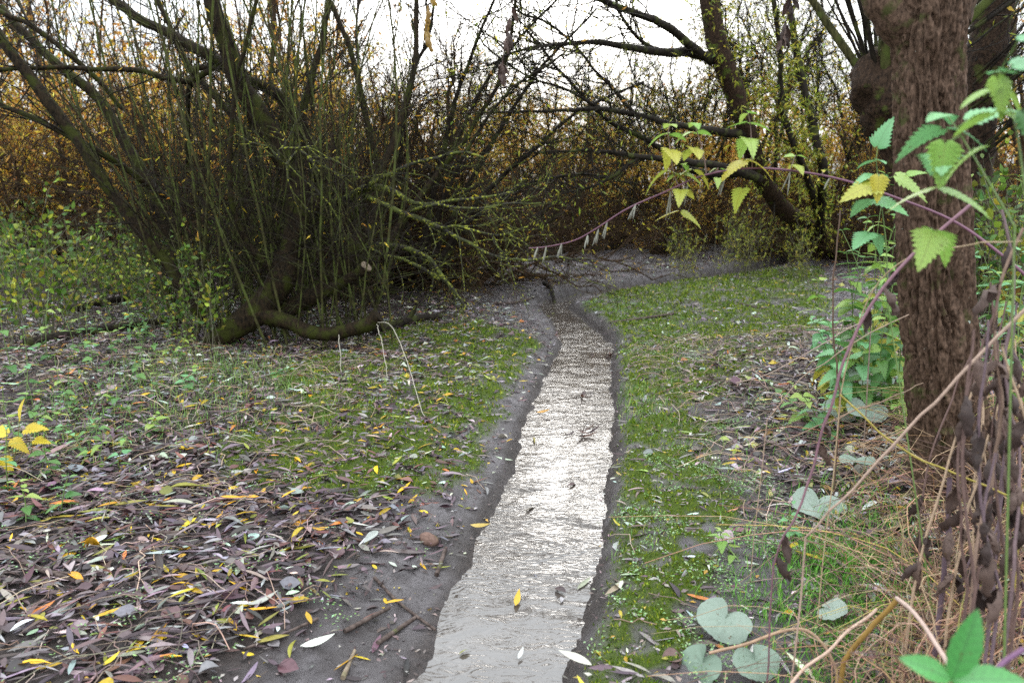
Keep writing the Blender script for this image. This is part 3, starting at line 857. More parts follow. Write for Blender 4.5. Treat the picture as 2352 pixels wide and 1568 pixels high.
AMBER = [((0.52, 0.25, 0.045), 5), ((0.55, 0.36, 0.07), 4), ((0.42, 0.17, 0.035), 3), ((0.40, 0.34, 0.08), 1.5)]
GOLD = [((0.66, 0.45, 0.04), 5), ((0.52, 0.44, 0.06), 3), ((0.64, 0.32, 0.03), 2)]
WGREEN = [((0.24, 0.27, 0.025), 5), ((0.40, 0.38, 0.04), 4), ((0.15, 0.19, 0.02), 3), ((0.50, 0.38, 0.04), 1)]
UNDER = [((0.09, 0.16, 0.02), 5), ((0.20, 0.26, 0.03), 4), ((0.38, 0.36, 0.04), 2), ((0.045, 0.095, 0.02), 4), ((0.26, 0.16, 0.03), .8)]

# --- left willow: leaning moss-green trunk, cut stubs and a low limb along the ground
base_l = gt(520, 775)
W = Tree('willow_tree', base_l, 'multi-stemmed willow with mossy base and cut stubs left of the stream', 'tree')
def L_(pts, M=22, **kw):
    P, R = limb_pts(pts, M, jit=0.03)
    return P, R
P, R = L_([(480, 800, 6.35, 30), (530, 755, 6.4, 36), (590, 715, 6.5, 40), (640, 650, 6.6, 42), (672, 560, 6.7, 36), (682, 470, 6.75, 34), (655, 370, 6.8, 33), (598, 270, 6.8, 32), (552, 190, 6.8, 30), (520, 100, 6.8, 27), (482, -30, 6.8, 24), (470, -250, 6.9, 19), (440, -600, 7.0, 10)], 60)
W.limb('trunk', P, R, M_WILLOW, k=18, amp=0.5, fr=9)
P, R = L_([(600, 725, 6.45, 24), (660, 738, 6.4, 22), (720, 762, 6.35, 20), (790, 762, 6.3, 20), (840, 742, 6.3, 22), (868, 722, 6.3, 22)], 26)
W.limb('low_limb', P, R, M_WILLOW, k=14, amp=0.5, cap=True, keep=False)
P, R = L_([(610, 735, 6.6, 30), (680, 700, 6.7, 26), (740, 660, 6.8, 25), (800, 590, 6.9, 25), (838, 538, 6.95, 24)], 26)
W.limb('cut_limb', P, R, M_WILLOW, k=14, amp=0.4, cap=True, keep=False)
P, R = L_([(690, 705, 6.75, 16), (760, 665, 6.7, 18), (815, 635, 6.65, 17), (842, 612, 6.6, 17)], 18)
W.limb('cut_limb', P, R, M_WILLOW, k=14, amp=0.3, keep=False)
dirc = unit(P[-1] - P[-3])
mb = MB(); tubes(mb, np.stack([P[-1] - dirc * 0.004, P[-1] + dirc * 0.012]), np.array([R[-1] * 1.04, R[-1] * 1.0]), 14, cap=True); W.part(mb, 'cut_face', M_WOOD)
for pts in [
    [(660, 560, 6.75, 24), (740, 430, 7.0, 20), (700, 300, 7.2, 18), (640, 220, 7.2, 17), (560, 180, 7.1, 16), (480, 130, 7.1, 16), (390, 80, 7.2, 15), (300, 30, 7.3, 14), (200, -40, 7.4, 10)],
    [(480, 745, 6.5, 16), (440, 690, 6.5, 17), (380, 600, 6.5, 17), (310, 510, 6.5, 17), (240, 420, 6.5, 17), (180, 320, 6.5, 17), (100, 215, 6.5, 17), (20, 110, 6.5, 15), (-60, 0, 6.5, 12)],
    [(420, 640, 7.3, 16), (360, 470, 7.4, 17), (290, 330, 7.5, 16), (220, 220, 7.6, 15), (110, 130, 7.6, 13), (0, 20, 7.7, 10)],
    [(430, 380, 7.5, 6), (440, 183, 6.9, 8), (490, 150, 6.8, 8)],
    [(498, 152, 6.8, 8), (440, 184, 6.8, 9), (390, 178, 6.75, 9), (300, 163, 6.7, 8), (150, 156, 6.6, 7), (-20, 162, 6.5, 6)],
    [(400, 470, 7.2, 8), (240, 355, 6.7, 10), (140, 300, 6.6, 9), (60, 262, 6.6, 8), (-40, 225, 6.6, 7)],
    [(280, 250, 7.2, 6), (200, 160, 7.1, 8), (100, 80, 7.0, 8), (-10, 20, 7.0, 7)],
    [(690, 560, 6.9, 18), (720, 400, 7.1, 14), (700, 250, 7.2, 12), (740, 100, 7.3, 10), (760, -50, 7.4, 8)],
    [(640, 640, 6.6, 14), (540, 500, 6.5, 8), (535, 250, 6.5, 6), (590, 0, 6.5, 5), (600, -100, 6.5, 4)],
    [(760, 640, 7.2, 14), (830, 480, 7.4, 12), (900, 330, 7.6, 10), (950, 160, 7.8, 9), (960, -60, 8.0, 7)],
    [(700, 690, 7.4, 16), (640, 480, 7.8, 12), (560, 300, 8.0, 10), (440, 160, 8.1, 9), (380, 40, 8.1, 8), (330, -60, 8.2, 6)],
    [(820, 620, 7.6, 14), (870, 450, 8.0, 11), (840, 260, 8.2, 9), (800, 100, 8.3, 8), (730, -60, 8.4, 6)],
    [(860, 600, 7.8, 12), (980, 430, 8.2, 9), (1080, 300, 8.5, 7), (1160, 150, 8.7, 6), (1190, -40, 8.8, 5)],
]:
    P, R = L_(pts, 30)
    W.limb('limb', P, R, M_WILLOW, k=9, amp=0.35)
for pts in [[(480, -40, 6.8, 20), (540, -300, 6.6, 16), (600, -620, 6.3, 12), (640, -1000, 6.0, 6)], [(470, -200, 6.9, 16), (380, -520, 6.6, 12), (300, -900, 6.3, 6)], [(760, -50, 7.3, 9), (700, -350, 7.2, 8), (640, -800, 7.1, 4)], [(200, -40, 7.4, 10), (100, -300, 7.2, 8), (60, -700, 7.0, 4)]]:  # upper willow crown, out of view, added to deepen shade in the thicket
    P, R = L_(pts, 30)
    W.limb('limb', P, R, M_WILLOW, k=9, amp=.35)
# straight shoots rising from the stools and the lying wood
for i in range(130):
    u0 = rng.uniform(380, 900); v0 = 640 + rng.uniform(0, 110) - (abs(u0 - 620) * .10)
    Yb = rng.uniform(6.3, 8.6)
    b = at(u0, v0, Yb); b[2] = max(gz(b[0], b[1]) - 0.02, b[2] if b[2] < 0.5 else 0.05)
    if i % 3: b[2] = gz(b[0], b[1]) - 0.02
    lean = np.array([rng.normal(-0.04, 0.20), rng.normal(-.02, .1), 1.0])
    hgt = rng.uniform(1.6, 4.6)
    t = np.linspace(0, 1, 12)[:, None]
    bow = rng.normal(0, .14, 3) * np.array([1, .5, 0])
    P = b + lean * hgt * t + bow * np.sin(t * np.pi) * hgt * .35 + rng.normal(0, .012, (12, 3)) * t
    r0 = rng.uniform(.0035, .0105) * (0.6 + hgt / 5)
    mb = MB(); tubes(mb, P, r0 * np.linspace(1, .35, 12), 6)
    W.part(mb, 'shoot', M_SHOOT)
    W.P.append(spline(P, 14)); W.R.append(r0 * np.linspace(1, .35, 14))
nl = 18
W.twigs([dict(n=11, L=(.35, 1.15), ang=42, up=.15, N=6, wig=.2, rmax=.007, tip=.3, k=4), dict(n=4, L=(.15, .5), ang=45, up=.05, N=4, wig=.25, rmax=.0035, k=3)], sel=range(nl))
tl = W.twigs([dict(n=6, L=(.2, .8), ang=35, up=.1, N=5, wig=.2, rmax=.004, k=3, t0=.15), dict(n=2, L=(.1, .35), ang=40, N=4, wig=.25, rmax=.0026, k=3)], sel=range(nl, len(W.P)))
# drooping fine twigs low in the stool
tl2 = W.twigs([dict(n=9, L=(.5, 1.3), ang=55, up=-.05, N=6, wig=.22, rmax=.004, k=3, t0=.05, t1=.5, gravity=.06)], sel=range(nl, len(W.P)))
W.leaf(tl[-1][0], 1, (.04, .08), (.008, .014), GOLD, hang=.8, prob=.25)
W.done(M_TWIG)

# --- lichened boughs reaching right over the mud from the thicket
LB = Tree('fallen_bough', at(760, 560, 7.6) * np.array([1, 1, 0]) + np.array([0, 0, 0.02]), 'low sprawling bough crusted with yellow-green lichen, reaching toward the stream', 'bough')
for pts in [
    [(700, 600, 7.7, 12), (730, 490, 7.5, 15), (790, 462, 7.4, 14), (850, 432, 7.3, 11), (900, 438, 7.2, 9), (960, 470, 7.1, 7), (1040, 462, 7.0, 5), (1120, 452, 6.9, 4), (1180, 440, 6.9, 3)],
    [(840, 450, 7.3, 9), (930, 490, 7.0, 8), (1010, 522, 6.9, 7), (1080, 560, 6.8, 5), (1130, 588, 6.7, 4), (1200, 596, 6.6, 4), (1290, 592, 6.6, 3), (1370, 615, 6.6, 2)],
    [(760, 470, 7.4, 9), (860, 420, 7.2, 7), (960, 375, 7.1, 5), (1060, 350, 7.0, 4), (1110, 360, 7.0, 3)],
    [(800, 560, 7.4, 9), (900, 565, 7.2, 8), (980, 590, 7.1, 7), (1020, 640, 7.0, 6), (1050, 680, 6.95, 5), (1072, 708, 6.9, 4)],
    [(740, 540, 7.6, 9), (820, 560, 7.3, 6), (900, 590, 7.1, 5), (960, 610, 7.0, 5), (1010, 640, 7.0, 4)],
    [(930, 490, 7.05, 6), (1000, 470, 6.8, 4), (1090, 480, 6.6, 3), (1170, 470, 6.5, 3), (1240, 465, 6.5, 2)],
    [(1010, 522, 6.9, 5), (1060, 520, 6.6, 3), (1140, 540, 6.5, 3), (1210, 520, 6.4, 2)],
    [(690, 330, 7.0, 3), (655, 380, 6.2, 3), (640, 345, 6.1, 3), (690, 345, 6.1, 3), (735, 395, 6.1, 2)],
]:
    P, R = L_(pts, 24)
    LB.limb('limb', P, R, M_LICHEN, k=7, amp=0.5, fr=25)
LB.twigs([dict(n=13, L=(.2, .8), ang=48, up=.0, N=6, wig=.32, rmax=.0055, tip=.35, k=4), dict(n=4, L=(.08, .35), ang=48, N=4, wig=.35, rmax=.003, k=3)])
LB.done(M_LICHEN)

AS = Tree('arching_shrub', at(985, 600, 8.9) * np.array([1, 1, 0]) + np.array([0, 0, .02]), 'bare arching shrub beside the willow whose long branches sweep right across the sky', 'shrub')
for pts in [
    [(960, 610, 8.8, 9), (1000, 430, 8.7, 8), (1040, 250, 8.6, 7), (1090, 110, 8.5, 5), (1160, -60, 8.4, 4)],
    [(985, 610, 8.9, 9), (1080, 420, 8.9, 8), (1160, 280, 8.9, 6), (1250, 150, 8.9, 5), (1370, 20, 8.9, 3)],
    [(1000, 610, 9.0, 8), (1110, 450, 9.1, 7), (1230, 340, 9.2, 6), (1340, 250, 9.3, 4), (1480, 190, 9.4, 3)],
    [(950, 610, 8.8, 8), (920, 420, 8.6, 7), (930, 240, 8.5, 6), (980, 90, 8.4, 5), (1010, -60, 8.4, 4)],
    [(1010, 610, 9.1, 7), (1090, 500, 9.3, 6), (1200, 430, 9.5, 5), (1330, 400, 9.6, 4), (1450, 420, 9.6, 2)],
    [(970, 610, 8.6, 8), (1010, 480, 8.3, 7), (1080, 330, 8.1, 5), (1170, 210, 8.0, 4), (1290, 130, 7.9, 3)],
    [(945, 610, 9.0, 7), (880, 400, 9.2, 6), (830, 220, 9.3, 5), (820, 60, 9.4, 4), (840, -60, 9.4, 3)],
    [(990, 610, 9.2, 7), (1030, 380, 9.5, 6), (1120, 180, 9.7, 5), (1230, 50, 9.8, 4), (1330, -50, 9.9, 3)],
]:
    P, R = L_(pts, 26)
    AS.limb('limb', P, R, M_TWIG, k=7, amp=0.35)
tl = AS.twigs([dict(n=17, L=(.4, 1.3), ang=42, up=.1, N=6, wig=.2, rmax=.008, k=4, tip=.3, t0=.12), dict(n=6, L=(.2, .65), ang=44, up=.04, N=5, wig=.25, rmax=.0042, k=3), dict(n=2, L=(.1, .3), ang=45, N=3, wig=.2, rmax=.003, k=3)])
AS.leaf(tl[1][0], 1, (.05, .09), (.012, .022), GOLD + AMBER[:1], hang=.7, prob=.35)
AS.done(M_TWIG)

# --- tree on the right leaning over the clearing, trunk clothed in narrow green-yellow leaves
base_r = gt(1905, 575)
RT = Tree('leaning_tree', base_r, 'leaning tree whose dark trunk is clothed in narrow yellow-green leaves, behind the clearing', 'tree')
for j, pts in enumerate([
    [(1945, 600, 12.9, 26), (1880, 540, 12.2, 27), (1800, 480, 11.4, 26), (1745, 400, 10.7, 25), (1715, 300, 10.2, 28), (1690, 220, 10.1, 30), (1655, 130, 10.0, 30), (1635, 40, 10.0, 30), (1620, -60, 10.0, 27), (1590, -300, 10.0, 20), (1570, -600, 10.0, 10)],
    [(1640, 135, 10.0, 15), (1590, 122, 9.8, 14), (1510, 120, 9.5, 12), (1440, 108, 9.2, 10), (1370, 98, 9.0, 8), (1290, 102, 8.8, 6), (1190, 118, 8.6, 4), (1120, 150, 8.5, 3)],
    [(1635, 140, 10.0, 14), (1585, 105, 9.6, 13), (1540, 65, 9.3, 12), (1470, 35, 9.0, 11), (1410, 12, 8.8, 10), (1340, -15, 8.6, 9), (1240, -50, 8.4, 7)],
    [(1720, 310, 10.2, 14), (1640, 300, 9.9, 11), (1540, 285, 9.6, 9), (1460, 262, 9.3, 8), (1380, 250, 9.0, 7), (1300, 255, 8.8, 5), (1200, 258, 8.6, 4), (1060, 260, 8.4, 2)],
    [(1745, 410, 10.3, 15), (1660, 385, 9.9, 12), (1560, 370, 9.6, 10), (1470, 360, 9.4, 8), (1400, 350, 9.2, 7), (1320, 345, 9.0, 4), (1230, 352, 8.8, 3)],
    [(1690, 400, 10.4, 14), (1600, 395, 10.0, 11), (1500, 330, 9.8, 8), (1400, 280, 9.6, 6), (1300, 180, 9.5, 5), (1200, 60, 9.4, 4)],
    [(1460, 262, 9.3, 6), (1400, 200, 9.2, 5), (1340, 130, 9.1, 4), (1270, 60, 9.1, 4), (1180, 20, 9.0, 3)],
    [(1380, 250, 9.0, 5), (1290, 200, 8.9, 4), (1200, 170, 8.8, 3), (1110, 100, 8.8, 3)],
    [(1880, 545, 12.1, 16), (1890, 400, 10.6, 14), (1870, 300, 10.6, 13), (1840, 180, 10.7, 12), (1820, 60, 10.8, 10), (1800, -100, 10.8, 8)],
    [(1900, 565, 12.6, 12), (1850, 400, 10.4, 10), (1800, 260, 10.2, 9), (1790, 100, 10.2, 8), (1760, -100, 10.2, 7)],
    [(1510, 120, 9.5, 7), (1440, 60, 9.4, 5), (1400, -40, 9.4, 4)],
    [(1470, 360, 9.4, 6), (1380, 420, 9.2, 4), (1300, 440, 9.1, 3), (1210, 430, 9.0, 2)],
]):
    P, R = L_(pts, 34)
    RT.limb('trunk' if j == 0 else 'limb', P, R, M_POLL if j == 0 else M_TWIG, k=12 if j == 0 else 8, amp=0.4)
tl = RT.twigs([dict(n=15, L=(.5, 1.6), ang=48, up=.12, N=6, wig=.2, rmax=.009, k=4, tip=.3), dict(n=6, L=(.25, .8), ang=45, up=.05, N=5, wig=.25, rmax=.0045, k=3), dict(n=2, L=(.12, .35), ang=45, N=3, wig=.2, rmax=.003, k=3)])
RT.leaf(tl[1][0], 3, (.05, .10), (.011, .020), WGREEN, hang=.7, prob=.5)
tk = np.stack([RT.P[0], RT.P[8], RT.P[9]]); tr_ = np.stack([RT.R[0], RT.R[8], RT.R[9]])
gP, gR = grow(tk, tr_, n=190, L=(.12, .7), ang=60, up=.1, N=5, wig=.25, rmax=.004, t0=.02, t1=.85)
tubes(RT.tw, gP, gR, 3)
RT.leaf(gP, 9, (.05, .10), (.011, .019), WGREEN, hang=.7, t0=.1)
RT.done(M_TWIG)

# --- pollard behind the near trunk
base_p = np.array([*at(2075, 640, 5.7)[:2], 0]); base_p[2] = gz(base_p[0], base_p[1])
PT = Tree('pollard_willow', base_p, 'knobbly pollard willow with a burst of upright shoots behind the furrowed trunk', 'tree')
Pt = np.vstack([base_p - np.array([0, 0, .05]), base_p + np.array([0.02, 0, .35]), at(2085, 430, 5.7), at(2062, 340, 5.7), at(2040, 270, 5.7), at(2030, 205, 5.7), at(2045, 150, 5.7), at(2060, 125, 5.7)])
Rt = np.array([.15, .11, .10, .115, .165, .205, .19, .10])
P = spline(Pt, 40); R = np.interp(np.linspace(0, 7, 40), np.arange(8), Rt)
PT.limb('trunk', P, R, M_POLL, k=26, amp=0.9, fr=11, cap=True, keep=False)
hd = at(2050, 165, 5.7)
for i in range(52):
    az = rng.uniform(0, 6.28); sp = rng.uniform(.1, .75)
    if i > 36: az = rng.normal(0.1, .5); sp = rng.uniform(.9, 1.5)
    d = unit(np.array([np.cos(az) * sp, np.sin(az) * sp, 1.0]))
    st_ = hd + np.array([np.cos(az) * .14, np.sin(az) * .14, rng.uniform(-.1, .05)])
    hgt = rng.uniform(1.2, 3.4)
    t = np.linspace(0, 1, 12)[:, None]
    P = st_ + d * hgt * t + np.array([0, 0, .25]) * hgt * t ** 2 * (.5 if i <= 36 else .15) + rng.normal(0, .012, (12, 3)) * t
    r0 = rng.choice([.007, .01, .014, .03, .04], p=[.3, .3, .2, .12, .08])
    PT.limb('shoot', P, r0 * np.linspace(1, .4, 12), M_SHOOT if r0 > .02 else M_TWIG, k=7, amp=.15)
tl = PT.twigs([dict(n=6, L=(.3, .9), ang=30, up=.15, N=5, wig=.15, rmax=.005, k=3), dict(n=3, L=(.15, .4), ang=40, N=4, wig=.2, rmax=.003, k=3)])
PT.leaf(tl[0][0], 2, (.05, .09), (.01, .016), WGREEN, hang=.6, prob=.35)
PT.done(M_TWIG)

# --- trunk behind the near trunk on the far right
b2 = np.array([*at(2240, 600, 6.6)[:2], 0]); b2[2] = gz(b2[0], b2[1])
ST = Tree('slanting_tree', b2, 'dark slanting trunk with raking straight shoots half hidden behind the furrowed trunk', 'tree')
P = spline(np.vstack([b2, at(2230, 400, 6.6), at(2250, 200, 6.6), at(2290, 0, 6.6), at(2340, -250, 6.6)]), 24)
ST.limb('trunk', P, np.linspace(.17, .12, 24), M_POLL, k=16, amp=.5, keep=False)
for i in range(34):
    v0 = rng.uniform(140, 430)
    st_ = at(2225 + (300 - v0) * .1, v0, 6.5)
    d = unit(np.array([rng.uniform(.35, 1.2), rng.normal(-.15, .3), rng.uniform(.4, 1.0)]))
    hgt = rng.uniform(.8, 2.2); t = np.linspace(0, 1, 10)[:, None]
    P = st_ + d * hgt * t + np.array([0, 0, .12]) * hgt * t ** 2
    r0 = rng.uniform(.005, .014)
    ST.limb('shoot', P, r0 * np.linspace(1, .4, 10), M_TWIG, k=6, amp=.15)
tl = ST.twigs([dict(n=7, L=(.3, .8), ang=28, up=.1, N=5, wig=.12, rmax=.005, k=3)])
ST.leaf(tl[0][0], 2, (.05, .1), (.02, .04), AMBER, hang=.6, prob=.35)
ST.done(M_TWIG)

# --- near trunk with furrowed bark
base_n = gt(2195, 1130)
FT = Tree('furrowed_tree', base_n, 'upright tree trunk with deeply furrowed red-brown bark on the right bank', 'tree')
Yn = base_n[1]
cl = [(2205, 1180), (2195, 1110), (2180, 1000), (2165, 850), (2150, 650), (2140, 450), (2133, 250), (2132, 60), (2135, -150), (2140, -400), (2150, -650)]
Pc = np.array([at(u, v, Yn + .02) for u, v in cl])
Pc[0] = Pc[1] + np.array([.01, 0, -.25])
rr_ = np.array([.20, .155, .130, .120, .114, .110, .106, .110, .113, .105, .09])
K, MZ = 168, 640
P = spline(Pc, MZ); R = np.interp(np.linspace(0, 10, MZ), np.arange(11), rr_)
th = np.arange(K) * 2 * np.pi / K
zz = P[:, 2][:, None] + 0 * th
ct, sn = np.cos(th)[None], np.sin(th)[None]
rad = R[:, None] * np.ones_like(th)
# buttress flare
flare = np.exp(-np.maximum(zz - base_n[2], 0) / .22)
rad = rad * (1 + flare * .28 * (np.cos(th * 3 + .7) * .6 + np.cos(th * 5 + 2) * .4))
wob = (fbm(np.stack([ct * 1.3 + 0 * zz, sn * 1.3 + 0 * zz, zz * 1.6], -1), 3, 3) - .5) * .18
rad = rad * (1 + wob)
# furrows: warped ridges running up the trunk, joining and parting
def cyl(f, fz, a_, o_, sd):
    a_ = a_ + 0 * zz
    return fbm(np.stack([np.cos(a_) * f, np.sin(a_) * f, zz * fz], -1), o_, sd)
wx = (cyl(2, 5, th[None], 3, 8) - .5) * .5
tw = th[None] + wx
r1 = np.abs(cyl(6.5, 3.6, tw, 2, 12) - .5) * 2
r2 = np.abs(cyl(11, 7.5, tw + .3, 2, 17) - .5) * 2
h = sstep(0.015, .22, r1) * .020 + sstep(0.01, .18, r2) * .013 + (cyl(17, 24, tw, 3, 15) - .5) * .014 + (cyl(30, 70, th[None], 2, 30) - .5) * .005
rad = rad + h - .014
V = P[:, None, :] + np.dstack([rad * ct, rad * sn, 0 * rad])
idx = np.arange(MZ * K).reshape(MZ, K)
q = np.stack([idx[:-1], np.roll(idx, -1, 1)[:-1], np.roll(idx, -1, 1)[1:], idx[1:]], -1)
mb = MB()
mb.add(V, Q=q, C=np.array((.5, .5, .5)))
FT.part(mb, 'trunk', M_BARK)
P = np.vstack([at(2110, 90, Yn + .02), at(2060, 45, Yn + .02), at(2025, 0, Yn + .02), at(1990, -80, Yn + .05), at(1960, -220, Yn + .1)])
FT.limb('limb', spline(P, 24), np.interp(np.linspace(0, 4, 24), np.arange(5), [.085, .075, .062, .05, .045]), M_BARK, k=24, amp=.8, fr=16, keep=False)
P = np.vstack([at(2180, 40, Yn + .02), at(2215, -40, Yn + .02), at(2260, -160, Yn + .05)])
FT.limb('limb', spline(P, 16), np.linspace(.08, .05, 16), M_BARK, k=20, amp=.6, fr=16, keep=False)

# --- background: shrubs and autumn trees, a few of each built and then copied
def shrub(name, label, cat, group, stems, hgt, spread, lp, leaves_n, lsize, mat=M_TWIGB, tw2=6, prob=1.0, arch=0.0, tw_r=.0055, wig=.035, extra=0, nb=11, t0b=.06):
    T = Tree(name, (0, 0, 0), label, cat, group)
    mb = MB()
    for i in range(stems):
        az = rng.uniform(0, 6.28); sp = abs(rng.normal(0, spread))
        d = unit(np.array([np.cos(az) * sp, np.sin(az) * sp, 1]))
        h_ = hgt * rng.uniform(.55, 1.05); t = np.linspace(0, 1, 14)[:, None]
        P = np.array([np.cos(az) * .15 * sp, np.sin(az) * .15 * sp, -.05]) + d * h_ * t + np.cumsum(rng.normal(0, wig, (14, 3)), 0) * t
        P[:, 2] -= arch * (t[:, 0] ** 2.2) * h_ * sp
        r0 = rng.uniform(.012, .035) * hgt / 4
        R = r0 * np.linspace(1, .3, 14)
        T.P.append(P); T.R.append(R)
        tubes(mb, P, R, 6)
    T.minz = 0.02
    T.part(mb, 'stems', mat)
    tl = T.twigs([dict(n=nb, L=(.3, 1.0 * hgt / 3.5), ang=42, up=.12, N=6, wig=.2, rmax=.012, k=4, tip=.3, t0=t0b), dict(n=tw2, L=(.2, .6), ang=42, up=.05, N=4, wig=.25, rmax=tw_r, k=3, tip=.5)] + ([dict(n=extra, L=(.12, .35), ang=42, N=3, wig=.2, rmax=tw_r * .7, k=3, tip=.6)] if extra else []))
    if leaves_n: T.leaf(tl[-1][0], leaves_n, lsize[:2], lsize[2:], lp, hang=.4, t0=0, prob=prob)
    return T.done(mat)
HID = []
ORD = 'leftmost second third fourth fifth sixth seventh eighth ninth tenth eleventh twelfth thirteenth fourteenth fifteenth sixteenth seventeenth eighteenth nineteenth twentieth twenty-first twenty-second twenty-third twenty-fourth twenty-fifth twenty-sixth twenty-seventh twenty-eighth twenty-ninth thirtieth'.split()
def ordinal(i, n):
    if i == 0: return 'leftmost'
    if i == n - 1: return 'rightmost'
    return (ORD[i] + ' from the left') if i < len(ORD) and i <= n // 2 + 2 else (ORD[n - 1 - i] + ' from the right')
def spread_copies(protos, spots, kind, group):
    spots = sorted(spots, key=lambda p: p[0] / p[1])
    for i, (x, y, s, rz) in enumerate(spots):
        pr = protos[i % len(protos)]
        o = pr if pr not in HID else copy_tree(pr)
        HID.append(pr)
        o.location = (x, y, gz(x, y) - .02); o.rotation_euler = (0, 0, rz); o.scale = (s, s, s * rng.uniform(.9, 1.15))
        o['label'] = f'{kind}, {ordinal(i, len(spots))}'; o['group'] = group
def row(u0, u1, Y0, Y1, n, s0, s1, gap=None):
    out = []
    for i in range(n):
        u = u0 + (u1 - u0) * (i + rng.uniform(.1, .9)) / n
        Y = rng.uniform(Y0, Y1)
        x = at(u, 400, Y)[0]
        out.append((x, Y, rng.uniform(s0, s1), rng.uniform(0, 6.28)))
    return out
bare = [shrub('bare_shrub', '', 'shrub', '', 18, 3.0, .75, GOLD, 1, (.04, .09, .012, .02), prob=.22, arch=.3, tw2=8, wig=.07) for _ in range(3)]
gold = [shrub('golden_shrub', '', 'shrub', '', 10, 3.2, .6, GOLD + AMBER[:2] + AMBER[:2], 9, (.045, .085, .022, .042), prob=.95, tw2=4, nb=10) for _ in range(2)]
goldf = [shrub('golden_shrub', '', 'shrub', '', 9, 3.2, .6, GOLD + AMBER[:2] + AMBER[:2], 8, (.08, .14, .05, .085), prob=.95, tw2=3, nb=9) for _ in range(2)]
autumn = [shrub('autumn_tree', '', 'tree', '', 9, 7.2, .42, AMBER, 4, (.05, .09, .03, .055), prob=.55, tw2=8, tw_r=.007, wig=.07) for _ in range(2)]
pale = [shrub('open_crowned_tree', '', 'tree', '', 8, 6.0, .46, GOLD + WGREEN, 1, (.05, .10, .02, .04), prob=.4, tw2=8, tw_r=.006, wig=.08, extra=3, mat=M_TWIG, t0b=.5, nb=13) for _ in range(3)]
spread_copies(bare, row(860, 1900, 12.8, 15.5, 30, .42, .70) + row(560, 1050, 9.6, 11, 8, .5, .8) + row(1750, 2400, 11.5, 14.5, 7, .6, .9), 'bare twiggy shrub of the thicket behind the clearing', 'bare thicket shrubs behind the clearing')
spread_copies(bare, row(660, 1090, 8.8, 10.4, 5, .9, 1.2), 'bare twiggy shrub close behind the left willow', 'bare shrubs behind the left willow')
spread_copies(bare, row(-150, 640, 9.6, 12, 4, 1.0, 1.4), 'tall bare shrub with thin branches beyond the leaning stem', 'tall bare shrubs on the left')
spread_copies(gold + goldf[:1], row(-250, 2600, 15.5, 20, 26, .75, 1.05), 'amber-leaved shrub standing behind the bare thicket', 'amber shrubs behind the bare thicket')
spread_copies(gold, row(-200, 800, 10.5, 14, 10, .8, 1.15), 'amber-leaved shrub just beyond the left willow', 'amber shrubs beyond the left willow')
spread_copies(autumn, row(-500, 800, 15, 25, 15, .8, 1.15), 'tall orange-leaved tree beyond the left willow', 'orange autumn trees beyond the left willow')
spread_copies(autumn, row(2200, 2900, 12, 20, 6, .75, 1.0), 'tall orange-leaved tree beyond the furrowed trunk', 'orange autumn trees beyond the right trunk')
spread_copies(goldf, row(-900, 3300, 24, 34, 30, .95, 1.3), 'distant amber shrub at the far edge of the wood', 'distant amber shrubs at the edge of the wood')
spread_copies(gold, row(980, 2000, 13.6, 16, 12, .6, .9), 'low amber-leaved shrub at the back of the clearing', 'amber shrubs at the back of the clearing')
spread_copies(pale, [(x, y, min(s_, (1.4 + .19 * y) / 6.9), r_) for x, y, s_, r_ in row(640, 1540, 13.2, 17, 11, .6, .85)] + row(1500, 2150, 13.2, 17, 9, .7, .95), 'slender open-crowned tree against the white sky', 'slender open trees against the sky')

# ------------------------------------------------------------------ broad leaved plants
def nettle_mesh(name, mat, droop=.35, fold=.25, teeth=9, wide=.62):
    """one toothed leaf of unit length along +X, blade up"""
    t = [0.0]; wmul = [0.0]
    for i in range(teeth):
        a = (i + .15) / teeth; b = (i + .95) / teeth
        t += [a, b]; wmul += [.80, 1.08]
    t.append(1.0); wmul.append(0.0)
    t = np.array(t); wmul = np.array(wmul)
    prof = wide * .5 * np.minimum(1, (t / .22 + .25)) * np.clip(1 - t, 0, 1) ** .75 * 1.25
    w = prof * wmul
    ripple = np.where(np.arange(len(t)) % 2 == 0, 1, -1) * .012
    rows = []
    for sgn, fr in ((1, 1), (1, .5), (0, 0), (-1, .5), (-1, 1)):
        y = sgn * w * fr if fr == 1 else sgn * prof * fr
        x = t - (.10 * np.where(fr == 1, 1, .5) * (1 - t)) * (fr > 0) + np.where((np.arange(len(t)) % 2 == 0) & (fr == 1), .03, 0)
        z = -droop * t ** 2 + fold * np.abs(y) - .35 * y ** 2 + (ripple if fr == .5 else 0)
        rows.append(np.stack([x, y, z], -1))
    V = np.stack(rows, 1)
    k = len(t)
    idx = np.arange(k * 5).reshape(k, 5)
    mb = MB(); mb.add(V, Q=np.stack([idx[:-1, 1:], idx[:-1, :-1], idx[1:, :-1], idx[1:, 1:]], -1))
    return mb.mesh(name, mat)
NM = {}
for key, mt in (('g', M_NET), ('p', M_NETP), ('y', M_NETY), ('l', M_NETL)):
    NM[key] = [nettle_mesh('toothed leaf', mt, droop=d_, fold=f_, wide=w_) for d_, f_, w_ in ((.12, .25, .74), (.3, .15, .78), (.5, .3, .70))]
def place_leaf(root, mesh, pos, d, up, L, name='leaf'):
    x = unit(np.asarray(d, float)); z = np.asarray(up, float); z = unit(z - (z @ x) * x); y = np.cross(z, x)
    o = bpy.data.objects.new(name, mesh)
    COL.objects.link(o)
    o.parent = root
    pl = np.asarray(pos) - np.array(root.location)
    M = Matrix(((x[0] * L, y[0] * L, z[0] * L, pl[0]), (x[1] * L, y[1] * L, z[1] * L, pl[1]), (x[2] * L, y[2] * L, z[2] * L, pl[2]), (0, 0, 0, 1)))
    o.matrix_basis = M
    return o
